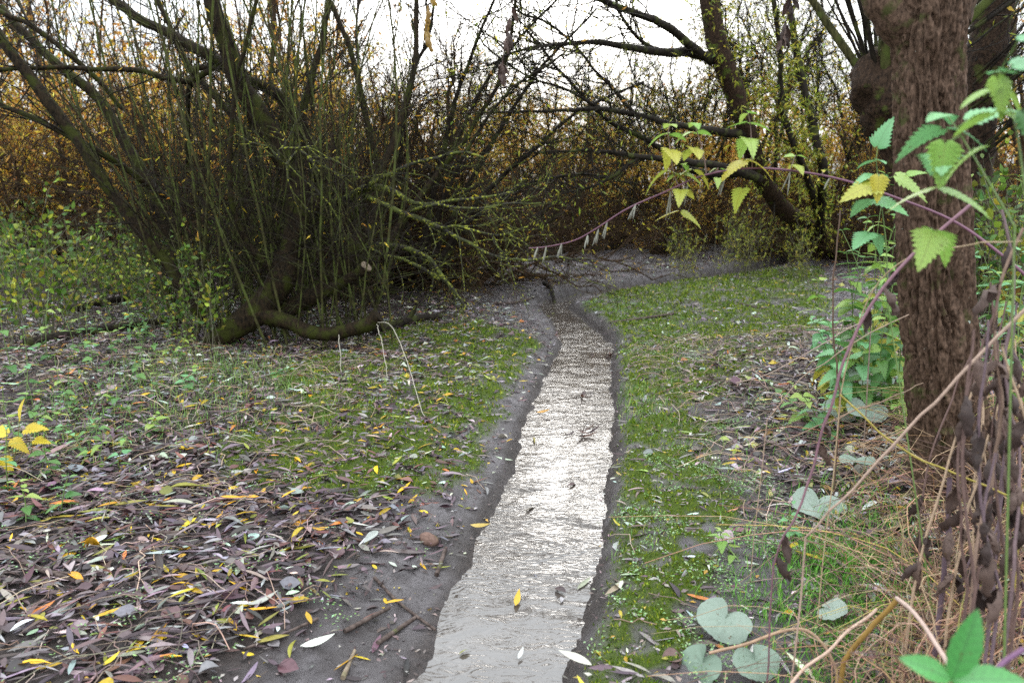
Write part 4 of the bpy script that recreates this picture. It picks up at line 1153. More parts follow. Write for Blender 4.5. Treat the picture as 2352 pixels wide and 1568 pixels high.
def whorl(root, top, n, L, keys, g=None, tilt=0.15, step=.03, axis=None):
    """leaf pairs round the tip of a stem, the largest lowest"""
    axis = np.array([0, 0, 1.0]) if axis is None else unit(np.asarray(axis, float))
    az0 = rng.uniform(0, 6.28)
    for i in range(n):
        az = az0 + (i % 2) * math.pi + (i // 2) * math.pi / 2 + rng.normal(0, .25)
        lev = i // 2
        sz = L * (.55 + .25 * lev) if lev < 2 else L
        p = top - axis * step * lev * (1 + .5 * lev)
        d = np.array([math.cos(az), math.sin(az), tilt - .12 * lev + rng.normal(0, .12)])
        k = keys[min(lev, len(keys) - 1)]
        place_leaf(root, NM[k][rng.integers(0, 3)], p + d * .008, d, axis + rng.normal(0, .15, 3), sz * rng.uniform(.85, 1.15))
def stem_mb(P, r0, r1, c, k=6):
    mb = MB(); tubes(mb, P, np.linspace(r0, r1, len(P)), k, C=np.array(c)); return mb
C_PURPLE, C_GREEN, C_TAN, C_BROWN = (0.13, 0.05, 0.075), (0.13, 0.19, 0.05), (0.40, 0.27, 0.19), (0.085, 0.05, 0.045)
def nettle(name, base, top, label, group, levels=5, L=.07, keys=('g',), stemc=C_GREEN, bow=.08, r0=.003, gap=None, t0=.25):
    base = np.asarray(base, float); top = np.asarray(top, float)
    root = empty(name, base, label, 'plant', group)
    t = np.linspace(0, 1, 12)[:, None]
    P = base * (1 - t) + top * t + np.array([rng.normal(0, bow), rng.normal(0, bow), 0]) * np.sin(t * np.pi)
    mb = stem_mb(P, r0, r0 * .5, stemc); mb.v = [v - base for v in mb.v]
    mb.build('stem', M_STEM, root)
    az0 = rng.uniform(0, 6.28)
    for lv in range(levels):
        f = 1 - (1 - t0) * (lv / max(levels - 1, 1)) ** .85
        p = np.array([np.interp(f, t[:, 0], P[:, c]) for c in range(3)])
        for sgn in (0, 1):
            az = az0 + lv * math.pi / 2 + sgn * math.pi + rng.normal(0, .3)
            sz = L * min(1.0, .45 + .22 * lv) * rng.uniform(.8, 1.15)
            d = np.array([math.cos(az), math.sin(az), .25 - .12 * lv + rng.normal(0, .12)])
            k = keys[min(int(lv * len(keys) / levels), len(keys) - 1)]
            pet = p + d * .012
            place_leaf(root, NM[k][rng.integers(0, 3)], pet, d, np.array([rng.normal(0, .2), rng.normal(0, .2), 1]), sz)
    return root

# --- the nettle that arches across the view from the right bank
def pxline(pts, M=20): return spline(np.array([at(*p) for p in pts]), M)
YN = 2.5
arc = pxline([(2420, 690, 2.1), (2300, 585, 2.2), (2190, 508, 2.3), (2060, 455, 2.4), (1930, 412, YN), (1800, 390, YN), (1700, 388, YN), (1610, 405, YN), (1530, 440, YN), (1440, 480, 2.55), (1370, 525, 2.6), (1320, 552, 2.65), (1260, 566, 2.7), (1215, 570, 2.72)], 70)
gb = np.array([arc[0][0] + .25, arc[0][1] - .15, 0]); gb[2] = gz(gb[0], gb[1])
arc = np.vstack([spline(np.vstack([gb, gb * .5 + arc[0] * .5 + np.array([.05, 0, .1]), arc[0]]), 16)[:-1], arc])
AN = empty('arching_nettle', gb, 'nettle with a long purple stem arching out over the stream, yellow-green side shoots on top', 'plant')
mb = stem_mb(arc, .005, .0016, C_PURPLE, 7); mb.v = [v - gb for v in mb.v]; mb.build('stem', M_STEM, AN)
for (u0, v0, pts, n_, L_pix, keys) in [
    (1540, 437, [(1560, 430), (1548, 400), (1540, 350), (1535, 305), (1540, 285)], 8, 62, ('l', 'l', 'y', 'y')),
    (1625, 400, [(1622, 398), (1615, 350), (1600, 300), (1596, 282)], 8, 56, ('l', 'l', 'y')),
    (1725, 388, [(1728, 388), (1726, 340), (1724, 290), (1718, 260)], 9, 66, ('l', 'l', 'l', 'y', 'y')),
    (1815, 392, [(1815, 392), (1822, 370), (1828, 356)], 4, 44, ('l', 'y')),
    (1575, 420, [(1577, 424), (1572, 400), (1566, 378)], 8, 55, ('l', 'l', 'y')),
    (1640, 396, [(1640, 396), (1645, 392), (1650, 386)], 3, 38, ('l',)),
    (1885, 402, [(1888, 402), (1890, 396), (1890, 390)], 1, 26, ('y',)),
]:
    P = pxline([(u, v, YN) for u, v in pts], 10)
    mb = stem_mb(P, .0022, .0014, (0.16, 0.10, 0.08), 5); mb.v = [v - gb for v in mb.v]; mb.build('shoot', M_STEM, AN)
    whorl(AN, P[-1], n_, pxr(P[-1], L_pix), keys, step=pxr(P[-1], 14), tilt=-.05)
for (u, v, ln_) in [(1670, 392, 55), (1815, 395, 50), (1540, 440, 60), (1580, 425, 45), (1395, 510, 45), (1460, 470, 40), (1375, 525, 45), (1350, 540, 30), (1290, 560, 40), (1255, 566, 34), (1235, 568, 28), (1905, 410, 26)]:
    a_ = at(u, v, YN if u > 1450 else 2.6)
    mb = MB()
    for q in range(3):
        P = a_ + np.linspace(0, 1, 6)[:, None] * np.array([rng.normal(-.012, .01), rng.normal(0, .01), -pxr(a_, ln_) * rng.uniform(.7, 1.1)])
        tubes(mb, P, pxr(a_, 1.4) * np.array([.6, 1.3, 1.0, 1.4, .9, .4]), 5, C=np.array((.20, .19, .15)))
    mb.v = [v_ - gb for v_ in mb.v]
    mb.build('tassel', M_DRY, AN)

# --- nettles close to the camera on the right (out of focus in the photograph)
def hero(name, label, base, pts, n_, Lpx, keys, stemc=C_GREEN, extra=(), r=.0024, tilt=0.0):
    base = np.asarray(base, float)
    P = pxline(pts, 14)
    base[2] = gz(base[0], base[1])
    root = empty(name, base, label, 'plant')
    S = np.vstack([spline(np.vstack([base, base * .45 + P[0] * .55, P[0]]), 12)[:-1], P])
    mb = stem_mb(S, r, r * .45, stemc); mb.v = [v - base for v in mb.v]; mb.build('stem', M_STEM, root)
    whorl(root, P[-1], n_, pxr(P[-1], Lpx), keys, step=pxr(P[-1], 22), tilt=tilt)
    for (u, v, Y, ang, L2, k) in extra:
        p = at(u, v, Y)
        j = int(np.argmin(np.linalg.norm(S - p, axis=1)))
        mb = MB(); tubes(mb, spline(np.vstack([S[j], p]), 4), np.full(4, .0012), 4, C=np.array(stemc)); mb.v = [q - base for q in mb.v]; mb.build('leaf_stalk', M_STEM, root)
        d = np.array([math.cos(math.radians(ang)), -.35, math.sin(math.radians(ang))])
        place_leaf(root, NM[k][rng.integers(0, 2)], p, d, np.array([0, -.5, 1.0]), pxr(p, L2))
    return root
hero('nettle', 'pale green nettle top hanging blurred in front of the furrowed trunk', (.98, 1.35, 0), [(2330, 520, 1.42), (2260, 400, 1.45), (2200, 300, 1.48), (2172, 262, 1.5)], 10, 118, ('p', 'p', 'p', 'l'), extra=[(2170, 330, 1.45, -100, 105, 'l'), (2225, 275, 1.47, 25, 100, 'p')])
hero('nettle', 'tall yellow-green nettle cut by the right edge, above all the others', (1.05, 1.2, 0), [(2352, 420, 1.3), (2335, 300, 1.32), (2310, 215, 1.34), (2296, 165, 1.35)], 7, 105, ('p', 'l', 'l'), extra=[(2330, 150, 1.3, 10, 120, 'p'), (2290, 180, 1.33, -75, 95, 'l'), (2350, 260, 1.3, -70, 120, 'g'), (2340, 90, 1.3, 15, 60, 'p')])
hero('nettle', 'pale green nettle head beside the left side of the furrowed trunk, three yellow lower leaves', (1.25, 2.1, 0), [(2040, 700, 2.25), (2035, 560, 2.25), (2020, 440, 2.25), (2012, 368, 2.25)], 8, 78, ('p', 'p', 'p', 'p'), extra=[(2010, 425, 2.22, 190, 92, 'y'), (2018, 405, 2.2, -95, 62, 'y'), (2060, 405, 2.22, -28, 88, 'l'), (2085, 400, 2.25, 18, 40, 'l'), (2016, 335, 2.25, 80, 66, 'p')])
# leaf spray at the lower right corner
b = np.array([.86, 1.0, 0]); b[2] = gz(b[0], b[1])
SP_ = empty('leafy_shoot', b, 'bright green three-leaved shoot at the bottom right corner, out of focus', 'plant')
p0 = at(2186, 1560, .96)
mb = stem_mb(spline(np.vstack([b, b * .5 + p0 * .5 + np.array([.03, 0, 0]), p0]), 10), .003, .002, C_GREEN); mb.v = [v - b for v in mb.v]; mb.build('stem', M_STEM, SP_)
def oval_mesh(name, mat):
    t = np.linspace(0, 1, 12); w = .19 * np.sin(np.pi * np.clip(t, .01, .99) ** .9) ** .8; w[0] = w[-1] = .004
    w = w * (1 + .05 * np.where(np.arange(12) % 2 == 0, 1, -1))
    rows = [np.stack([t, sg * w * f, .3 * abs(sg) * f * w - .12 * t ** 2], -1) for sg, f in ((1, 1), (1, .5), (0, 0), (-1, .5), (-1, 1))]
    V = np.stack(rows, 1); idx = np.arange(60).reshape(12, 5)
    mb = MB(); mb.add(V, Q=np.stack([idx[:-1, 1:], idx[:-1, :-1], idx[1:, :-1], idx[1:, 1:]], -1))
    return mb.mesh(name, mat)
M_BRIGHT = solid_leaf_mat('bright smooth leaf', (0.05, 0.22, 0.045), (0.12, 0.36, 0.10), transl=.3, rough=.4, nscale=15)
OV = oval_mesh('oval leaf', M_BRIGHT)
for (d, up, L) in [((.22, -.05, 1.0), (-.3, -1, .3), 178), ((-.75, -.1, .42), (.2, -.8, .8), 142), ((1.0, -.1, .12), (0, -.5, 1), 165), ((.1, -1, .2), (0, .1, 1), 60)]:
    place_leaf(SP_, OV, p0, d, up, pxr(p0, L))

# --- nettles round the furrowed trunk and along the right bank
def gnettle(u, v, dtop, label, group, name='nettle', **kw):
    b = gt(u, v)
    return nettle(name, b, b + np.array(dtop), label, group, **kw)
NL = [  # foot in the photograph, rise, label, keys
    (1975, 905, (-.07, -.1, .50), 'nettle with dark green saw-edged top leaves left of the furrowed trunk', ('g', 'g', 'l'), .095),
    (2010, 900, (.02, 0, .62), 'nettle with pale limp leaves close against the left of the furrowed trunk', ('l', 'g', 'g'), .085),
    (2050, 915, (.0, 0, .80), 'tall yellow-green nettle touching the furrowed trunk on its left', ('l', 'l', 'y'), .08),
    (1950, 930, (-.05, -.05, .36), 'middle-sized green nettle left of the furrowed trunk', ('g', 'p'), .09),
    (2030, 950, (-.03, -.05, .45), 'nettle with lime leaves in front of the trunk foot', ('l', 'g'), .085),
    (1935, 960, (-.12, -.1, .34), 'pale nettle with broad light leaves leaning toward the mossy bank', ('p', 'p', 'y'), .09),
    (1880, 985, (-.12, -.02, .20), 'low sprawling nettle spreading over the moss edge', ('l', 'p'), .075),
    (1850, 960, (-.16, .05, .16), 'lowest nettle farthest out on the right moss bank', ('g', 'l'), .07),
    (2060, 860, (-.05, .1, .55), 'green nettle rising behind the furrowed trunk on its left', ('g',), .08),
    (1990, 860, (.0, .1, .58), 'nettle with spotted yellow leaves behind the left nettles', ('l', 'y', 'y'), .08),
    (1930, 1010, (-.06, -.05, .22), 'small nettle above the grey butterbur leaves', ('p', 'g'), .06),
    (2075, 1000, (-.03, -.05, .30), 'short nettle at the left foot of the furrowed trunk', ('g', 'l'), .06),
    (1945, 880, (-.10, -.15, .50), 'broad-leaved nettle at the outer left of the clump by the trunk', ('g', 'l', 'l'), .11),
    (2000, 930, (-.06, -.10, .52), 'bushy bright green nettle in the middle of the clump by the trunk', ('l', 'g', 'g'), .115),
    (2040, 880, (-.08, -.14, .72), 'tall nettle leaning out from the trunk over the clump', ('g', 'l', 'y'), .11),
    (1975, 960, (-.05, -.08, .36), 'nettle with crisp mint-green leaves low in front of the clump', ('p', 'g'), .105),
    (2055, 960, (-.06, -.06, .48), 'deep green nettle beside the lower trunk', ('g', 'g', 'l'), .105),
    (1920, 905, (-.12, -.02, .42), 'light green nettle hanging over the right moss bank', ('l', 'p', 'y'), .105),
    (1990, 880, (-.10, -.12, .62), 'leafy nettle crowning the clump left of the furrowed trunk', ('g', 'l', 'g'), .10),
    (2065, 880, (-.04, -.1, .70), 'tall nettle with crisp green leaves against the trunk bark', ('g', 'g', 'y'), .095),
    (1960, 850, (-.08, .1, .55), 'nettle with small green leaves at the back of the left clump', ('g', 'l'), .08),
    (2020, 840, (.0, .15, .75), 'thin-leaved tall nettle behind the left clump', ('l', 'g'), .08),
    (1905, 930, (-.12, -.05, .32), 'mid-height nettle at the moss edge of the left clump', ('p', 'g', 'y'), .085),
    (1700, 1290, (-.05, 0, .10), 'tiny nettle among chickweed on the right bank', ('l',), .045),
    (1840, 1240, (-.04, 0, .12), 'tiny nettle left of the large heart-shaped leaf', ('p',), .045),
]
for (u, v, dt_, lab, keys, L_n) in NL:
    big_ = dt_[2] > .3
    dt_ = (dt_[0] * 1.3, dt_[1], dt_[2] * (1.55 if big_ else 1.2))
    gnettle(u, v, dt_, lab, 'nettles beside the furrowed trunk', levels=9 if big_ else 6, L=L_n * (1.12 if big_ else 1.1), keys=keys, bow=.05, t0=.15)
for i in range(30):
    x = rng.uniform(1.75, 3.4); Y = rng.uniform(2.6, 5.4)
    if x / Y < .53: x = Y * rng.uniform(.56, .70)
    b = np.array([x, Y, gz(x, Y)])
    near_ = 'in front' if Y < 3.4 else ('level with it' if Y < 4.2 else 'farther back')
    key = [('g', 'g', 'l'), ('l', 'y'), ('p', 'g')][i % 3]
    nettle('nettle', b, b + np.array([rng.normal(0, .12), rng.normal(0, .1), rng.uniform(.5, 1.15)]), f'{["dark green", "yellowing", "pale green"][i % 3]} nettle in the tangle right of the furrowed trunk, {near_}', f'{["dark", "yellowing", "pale"][i % 3]} nettles right of the trunk, {near_}', levels=7, L=rng.uniform(.065, .10), keys=key, bow=.08, t0=.1)

# --- undergrowth on the left: nettles one can pick out, then the mass behind
LN = [(120, 1090, .22), (60, 1040, .34), (200, 1050, .18), (250, 960, .2), (170, 930, .3), (60, 930, .45), (330, 880, .2), (420, 830, .22), (300, 800, .35), (210, 820, .42), (110, 830, .5), (500, 790, .25), (545, 790, .22), (330, 1000, .12), (440, 900, .12), (30, 860, .6), (390, 760, .35), (560, 740, .28), (160, 760, .55), (260, 740, .5), (20, 1130, .3), (140, 1180, .16), (60, 1200, .2), (640, 870, .08)]
for i, (u, v, h_) in enumerate(LN):
    b = gt(u, v)
    side = 'at the left edge' if u < 130 else ('below the leaning stem' if u < 420 else 'at the foot of the willow')
    hh_ = 'tall' if h_ > .4 else ('low' if h_ < .21 else 'knee-high')
    dist = 'nearest row' if v > 990 else ('middle row' if v > 850 else 'farthest row')
    nettle('nettle', b, b + np.array([rng.normal(0, .05), rng.normal(0, .04), h_]), f'{hh_} green nettle {side} of the photo, {dist}' if u < 130 else f'{hh_} green nettle {side}, {dist}', f'{hh_} nettles {side}, {dist}', levels=5, L=rng.uniform(.055, .085), keys=[('g', 'g'), ('l', 'g'), ('p', 'g')][i % 3], bow=.03, t0=.1)
def thicket_plant(name, label, h_, wd, nst, pal, L, cat='plant'):
    T = Tree(name, (0, 0, 0), label, cat)
    mb = MB()
    Ps = []
    for i in range(nst):
        az = rng.uniform(0, 6.28); rr0 = rng.uniform(0, wd)
        t = np.linspace(0, 1, 8)[:, None]
        b = np.array([math.cos(az) * rr0, math.sin(az) * rr0, -.03])
        P = b + np.array([rng.normal(0, .25), rng.normal(0, .25), 1]) * h_ * rng.uniform(.5, 1.05) * t + rng.normal(0, .02, (8, 3)) * t
        Ps.append(P)
        tubes(mb, P, .005 * np.linspace(1, .4, 8), 4, C=np.array((.10, .09, .05)))
    Ps = np.stack(Ps)
    T.part(mb, 'stems', M_STEM)
    P2, R2 = grow(Ps, np.full(Ps.shape[:2], .003), n=6, L=(.12, .45), ang=50, up=.1, N=4, wig=.25, t0=.15)
    tubes(T.tw, P2, R2, 3, C=np.array((.10, .09, .05)))
    T.leaf(P2, 4, L[:2], L[2:], pal, hang=.2, t0=.1, shape='oval', st=3, prob=.62)
    T.leaf(Ps, 6, L[:2], L[2:], pal, hang=.1, t0=.25, shape='oval', st=3)
    return T.done(M_STEM)
under = [thicket_plant('undergrowth_plant', '', 1.0, .3, 9, UNDER, (.035, .075, .022, .045)), thicket_plant('undergrowth_plant', '', 1.25, .3, 8, UNDER[1:3] + UNDER[:1], (.04, .08, .024, .05)), thicket_plant('undergrowth_plant', '', .8, .35, 9, UNDER, (.04, .075, .028, .05))]
sp_ = []
for i in range(58):
    Y = 6.0 + 7.0 * (i / 58) ** 1.1 + rng.uniform(-.2, .2)
    u = rng.uniform(-160, 470 if Y < 8 else 900)
    sp_.append((at(u, 600, Y)[0], Y, rng.uniform(.55, 1.0) * (1.15 if u < 250 else .9), rng.uniform(0, 6.28)))
spread_copies(under, sp_, 'leafy green undergrowth plant behind the leaning willow stem', 'green undergrowth on the left')
small = [nettle('nettle', (0, 0, 0), (rng.normal(0, .06), rng.normal(0, .05), h_), '', '', levels=4, L=l_, keys=k_, bow=.03, t0=.1, r0=.002) for h_, l_, k_ in ((.22, .06, ('g', 'l')), (.32, .07, ('l', 'g')), (.16, .05, ('p', 'g')), (.26, .055, ('g', 'g')))]
sp_ = [(at(rng.uniform(-40, 440 if Y > 4.7 else 260), 600, Y)[0], Y, rng.uniform(.7, 1.25), rng.uniform(0, 6.28)) for Y in rng.uniform(3.6, 6.6, 46)]
spread_copies(small, sp_, 'small nettle in the litter before the willow', 'small nettles on the left litter')
sp_ = [(at(rng.uniform(2240, 2500), 600, Y)[0], Y, rng.uniform(.8, 1.2), rng.uniform(0, 6.28)) for Y in rng.uniform(4.2, 9, 16)]
spread_copies(under, sp_, 'leafy green undergrowth plant right of the furrowed trunk', 'green undergrowth on the right')
sp_ = [(at(rng.uniform(1560, 1900), 600, Y)[0], Y, rng.uniform(.6, 1.0), rng.uniform(0, 6.28)) for Y in rng.uniform(10.2, 11.6, 8)]
wl = [thicket_plant('low_willow_growth', '', 1.3, .3, 9, WGREEN, (.05, .09, .010, .018))]
spread_copies(wl, sp_, 'low willow growth with slim yellow-green leaves behind the clearing', 'low willow growth behind the clearing')
# bramble-like yellow leaves at the left edge
b = gt(30, 1075)
YP = empty('yellow_leaved_plant', b, 'low plant with bright spotted yellow leaves at the left edge', 'plant')
for (u, v, ang, L_) in [(60, 950, 70, 56), (75, 975, 10, 62), (30, 985, 150, 60), (45, 1000, -30, 50), (10, 1005, 200, 50), (25, 1040, -60, 48), (95, 1000, 0, 44)]:
    p = at(u - 15, v + 10, b[1] - .05)
    mb = stem_mb(spline(np.vstack([b, b * .4 + p * .6 + rng.normal(0, .02, 3), p]), 8), .0022, .0012, (.2, .16, .06), 5); mb.v = [q - b for q in mb.v]; mb.build('stem', M_STEM, YP)
    place_leaf(YP, OV if False else NM['y'][0], p, np.array([math.cos(math.radians(ang)), -.3, math.sin(math.radians(ang))]), np.array([0, -.6, 1]), pxr(p, L_))
M_YEL = solid_leaf_mat('bright yellow leaf', (0.55, 0.40, 0.02), (0.70, 0.55, 0.04), transl=.35)
YM = nettle_mesh('yellow leaf', M_YEL, droop=.15, fold=.2, wide=.6)
for ch in YP.children:
    if ch.name.startswith('leaf'): ch.data = YM

# --- butterbur: broad grey-green heart-shaped leaves on the right bank
def heart_mesh(name, seed):
    K, Rn = 44, 7
    ph = np.linspace(-np.pi, np.pi, K)
    g = np.random.default_rng(seed)
    notch = 1 - .72 * np.exp(-((np.abs(ph) - np.pi) / .32) ** 2)
    r = notch * (1.0 - .12 * np.cos(ph * 2)) * (1 + .10 * np.cos(ph)) * (1 + .012 * np.where(np.arange(K) % 2 == 0, 1, -1)) + g.normal(0, .012, K)
    f = np.linspace(0, 1, Rn + 1)[1:]
    X = f[:, None] * (r * np.cos(ph))[None]; Yv = f[:, None] * (r * np.sin(ph))[None]
    Z = .10 * f[:, None] ** 2 * np.sin(ph * 3 + g.uniform(0, 6))[None] + .10 * f[:, None] ** 1.5 - .16 * (f[:, None] ** 3) * (np.cos(ph) > .3)[None] + .035 * np.abs(np.sin(ph * 4.5 + .4))[None] * np.sin(np.pi * f[:, None]) + g.normal(0, .008, (Rn, K))
    V = np.dstack([X, Yv, Z])
    idx = np.arange(Rn * K).reshape(Rn, K)
    mb = MB(); mb.add(np.vstack([V.reshape(-1, 3), [[0, 0, 0]]]), Q=np.stack([idx[:-1, :-1], idx[1:, :-1], idx[1:, 1:], idx[:-1, 1:]], -1), T=[(Rn * K, i, i + 1) for i in range(K - 1)])
    return mb.mesh(name, M_BUTTER)
HM = [heart_mesh('heart leaf', q) for q in range(4)]
for i, (u, v, rpx, h_, d, up, lab) in enumerate([
    (1878, 1185, 62, .05, (-.25, -.75, -.25), (.05, -.45, .9), 'large pale grey heart-shaped butterbur leaf, flat and whole, facing up'),
    (1662, 1462, 66, .06, (-.5, -.55, -.3), (-.2, -.55, .8), 'grey butterbur leaf with insect holes near the bottom edge'),
    (1732, 1552, 58, .05, (.2, -.6, -.3), (.1, -.5, .9), 'green-grey butterbur leaf cut by the bottom edge'),
    (1612, 1545, 60, .03, (-.5, -.2, -.5), (-.6, -.3, .7), 'mottled folded butterbur leaf at the bottom edge, left of the green one'),
    (1962, 1105, 40, .10, (-.2, -.8, .1), (.0, .2, 1), 'small pale butterbur leaf on an upright stalk above the large heart-shaped one'),
    (1985, 985, 48, .10, (-.1, -.8, -.3), (.1, -.4, 1), 'green-grey butterbur leaf below the pale nettle, left of the trunk'),
    (1945, 900, 50, .14, (-.6, -.5, .0), (.0, -.3, 1), 'broad pale butterbur leaf among the left nettles, highest of them'),
    (2005, 925, 46, .12, (.4, -.5, .1), (-.1, .0, 1), 'tilted whitish butterbur leaf between nettles and trunk'),
    (1930, 965, 44, .06, (-.6, -.5, -.2), (.1, -.2, 1), 'long grey butterbur leaf lying low on the litter'),
    (2085, 905, 44, .10, (.5, -.6, -.2), (.2, -.5, 1), 'bluish-grey butterbur leaf tucked against the trunk'),
    (1905, 1440, 42, .06, (.5, -.4, .2), (.3, -.4, .9), 'torn pale butterbur leaf beside the arched tan stalk'),
    (2110, 1060, 34, .05, (.3, -.5, 0), (0, -.2, 1), 'small butterbur leaf at the trunk foot'),
]):
    g0 = gt(u, v)
    p = g0 + np.array([0, 0, h_])
    root = empty('butterbur_plant', g0, lab, 'leaf', None)
    root['category'] = 'plant'
    place_leaf(root, HM[i % 4], p, d, up, pxr(p, rpx) * .86, 'blade')
    foot = g0 + np.array([rng.normal(0, .03), .04, -.01])
    mb = stem_mb(spline(np.vstack([foot, (foot + p) / 2 + np.array([.01, .01, .005]), p - np.array([0, 0, .002])]), 7), .003, .002, (.22, .16, .13), 6); mb.v = [q - g0 for q in mb.v]; mb.build('leaf_stalk', M_STEM, root)

# ------------------------------------------------------------------ dead stalks and dry tangle on the right
def stalk(name, pts, r0, r1, c, label, cat='stalk', extra_wither=0, group=None, ground_it=True, M=24):
    P = pxline(pts, M)
    if ground_it:
        g0 = np.array([P[-1][0], P[-1][1], gz(P[-1][0], P[-1][1])])
        if P[-1][2] > g0[2] + .03: P = np.vstack([P, spline(np.vstack([P[-1], g0 + (P[-1] - P[-2]) * np.array([1, 1, 0])]), 4)[1:]])
    P = P + (np.stack([vnoise(P * 14, 1), vnoise(P * 14, 2), vnoise(P * 14, 3)], -1) - .5) * .012
    loc = P[-1].copy(); loc[2] = gz(loc[0], loc[1])
    root = empty(name, loc, label, cat, group)
    mb = MB(); tubes(mb, P, np.linspace(r0, r1, len(P)), 7, C=np.array(c)); mb.v = [v - loc for v in mb.v]; mb.build('stem', M_DRY, root)
    for q in range(extra_wither):
        j = rng.integers(2, len(P) - 2)
        wither(root, P[j])
    return root
def crumple_mesh(seed):
    g = np.random.default_rng(seed)
    n_, m_ = 9, 5
    t = np.linspace(0, 1, n_); w = .28 * np.sin(np.pi * np.clip(t, .03, .97)) ** .8
    a_ = np.linspace(-1, 1, m_)
    X = t[:, None] + 0 * a_[None] ; Yv = w[:, None] * a_[None]
    th_ = a_[None] * 1.9 + g.normal(0, .5, (n_, 1)).cumsum(0) * .6
    V = np.dstack([X * .9 + g.normal(0, .025, (n_, m_)), w[:, None] * .55 * np.sin(th_) + g.normal(0, .02, (n_, m_)), w[:, None] * .55 * np.cos(th_) + g.normal(0, .03, (n_, m_))])
    idx = np.arange(n_ * m_).reshape(n_, m_)
    mb = MB(); mb.add(V, Q=np.stack([idx[:-1, :-1], idx[1:, :-1], idx[1:, 1:], idx[:-1, 1:]], -1))
    return mb.mesh('withered leaf', M_DEAD)
CRM = [crumple_mesh(q) for q in range(5)]
def wither(root, p, L=None):
    d = np.array([rng.normal(0, .35), rng.normal(0, .3), -1.0])
    return place_leaf(root, CRM[rng.integers(0, 5)], p, d, rng.normal(size=3), L or rng.uniform(.05, .11), 'withered_leaf')
stalk('dead_stalk', [(2230, 465, 2.0), (2140, 545, 1.98), (2040, 650, 1.95), (1960, 780, 1.92), (1920, 880, 1.9), (1890, 990, 1.88), (1850, 1120, 1.86), (1800, 1230, 1.84), (1780, 1300, 1.84)], .0045, .0022, (.17, .085, .10), 'long purplish dead stem slanting down across the trunk with curled brown leaves', extra_wither=7)
stalk('dead_stalk', [(2420, 650, 1.6), (2352, 712, 1.62), (2240, 825, 1.66), (2130, 940, 1.7), (2010, 1070, 1.76), (1900, 1180, 1.82), (1850, 1235, 1.86)], .0042, .0024, (.42, .29, .22), 'pale tan cane slanting down in front of the trunk to the right bank')
stalk('dead_stalk', [(1930, 480, 3.2), (1918, 600, 3.2), (1912, 680, 3.2), (1915, 780, 3.2), (1930, 900, 3.2)], .003, .004, (.12, .075, .05), 'thin upright brown dead stalk left of the nettles')
stalk('dead_stalk', [(1630, 1500, 1.9), (1720, 1478, 1.9), (1800, 1450, 1.9), (1850, 1448, 1.9), (1890, 1480, 1.88), (1915, 1535, 1.86), (1920, 1560, 1.85)], .0042, .0042, (.30, .19, .12), 'arched tan leaf stalk curving over the litter near the bottom edge')
stalk('dead_stalk', [(2060, 1375, 1.7), (2010, 1430, 1.72), (1960, 1490, 1.75), (1935, 1520, 1.76)], .006, .006, (.26, .15, .035), 'short thick ochre stalk standing askew near the bottom right')
stalk('dead_stalk', [(2058, 1372, 1.7), (2110, 1420, 1.6), (2160, 1490, 1.5), (2200, 1560, 1.42)], .005, .005, (.38, .27, .22), 'pale grey broken stalk bent down beside the ochre one')
stalk('dead_stalk', [(2010, 1395, 1.9), (1930, 1470, 1.8), (1830, 1560, 1.7), (1760, 1640, 1.62)], .004, .004, (.40, .27, .20), 'straight pale straw crossing the bottom edge beside the butterbur')
stalk('dead_stalk', [(2180, 1100, 1.9), (2178, 1190, 1.9), (2170, 1290, 1.9), (2160, 1400, 1.9)], .006, .007, (.13, .085, .10), 'upright violet-grey dead stalk in front of the trunk foot', extra_wither=1)
stalk('dead_stalk', [(2352, 1490, 1.05), (2300, 1530, 1.02), (2240, 1590, 1.0)], .004, .004, (.13, .06, .11), 'thick purple stalk at the lower right corner')
stalk('dead_stalk', [(1690, 880, 3.3), (1760, 860, 3.3), (1850, 810, 3.35), (1930, 765, 3.4), (2000, 730, 3.5)], .0022, .003, (.26, .19, .15), 'branched dry seed stem reaching left from the nettles over the moss')
stalk('dead_stalk', [(2352, 520, 1.7), (2300, 640, 1.7), (2280, 800, 1.7), (2300, 960, 1.7), (2270, 1120, 1.7), (2240, 1300, 1.65)], .003, .004, (.22, .14, .10), 'tall wavy dead nettle stalk right of the trunk hung with dark leaves', extra_wither=8)
stalk('dead_stalk', [(2300, 480, 1.9), (2330, 640, 1.85), (2310, 840, 1.8), (2340, 1040, 1.75), (2330, 1300, 1.6)], .003, .004, (.14, .09, .09), 'dark dead nettle stalk by the right edge with shrivelled leaf clumps', extra_wither=9)
stalk('dead_stalk', [(2352, 560, 1.5), (2240, 560, 1.7), (2170, 575, 1.9), (2090, 590, 2.0), (2000, 670, 2.1), (1960, 790, 2.15), (1930, 900, 2.2)], .0014, .0018, (.42, .30, .18), 'fine pale tendril looping across the trunk', M=30)
stalk('dead_stalk', [(1800, 1010, 2.4), (1900, 970, 2.5), (2000, 930, 2.6), (2120, 880, 2.8)], .002, .002, (.17, .11, .07), 'thin dark stem lying on the butterbur leaves toward the trunk', ground_it=False)
stalk('dead_stalk', [(1930, 905, 2.1), (2030, 1000, 2.05), (2130, 1060, 2.0), (2250, 1110, 1.95), (2352, 1150, 1.9)], .0025, .003, (.32, .25, .05), 'long yellow-olive stem crossing in front of the trunk foot')
stalk('dead_stalk', [(2090, 720, 2.3), (1990, 770, 2.35), (1900, 830, 2.4), (1830, 880, 2.45), (1760, 960, 2.5)], .0016, .0016, (.36, .25, .18), 'thin straw-coloured stem sagging out from the nettles', M=24)
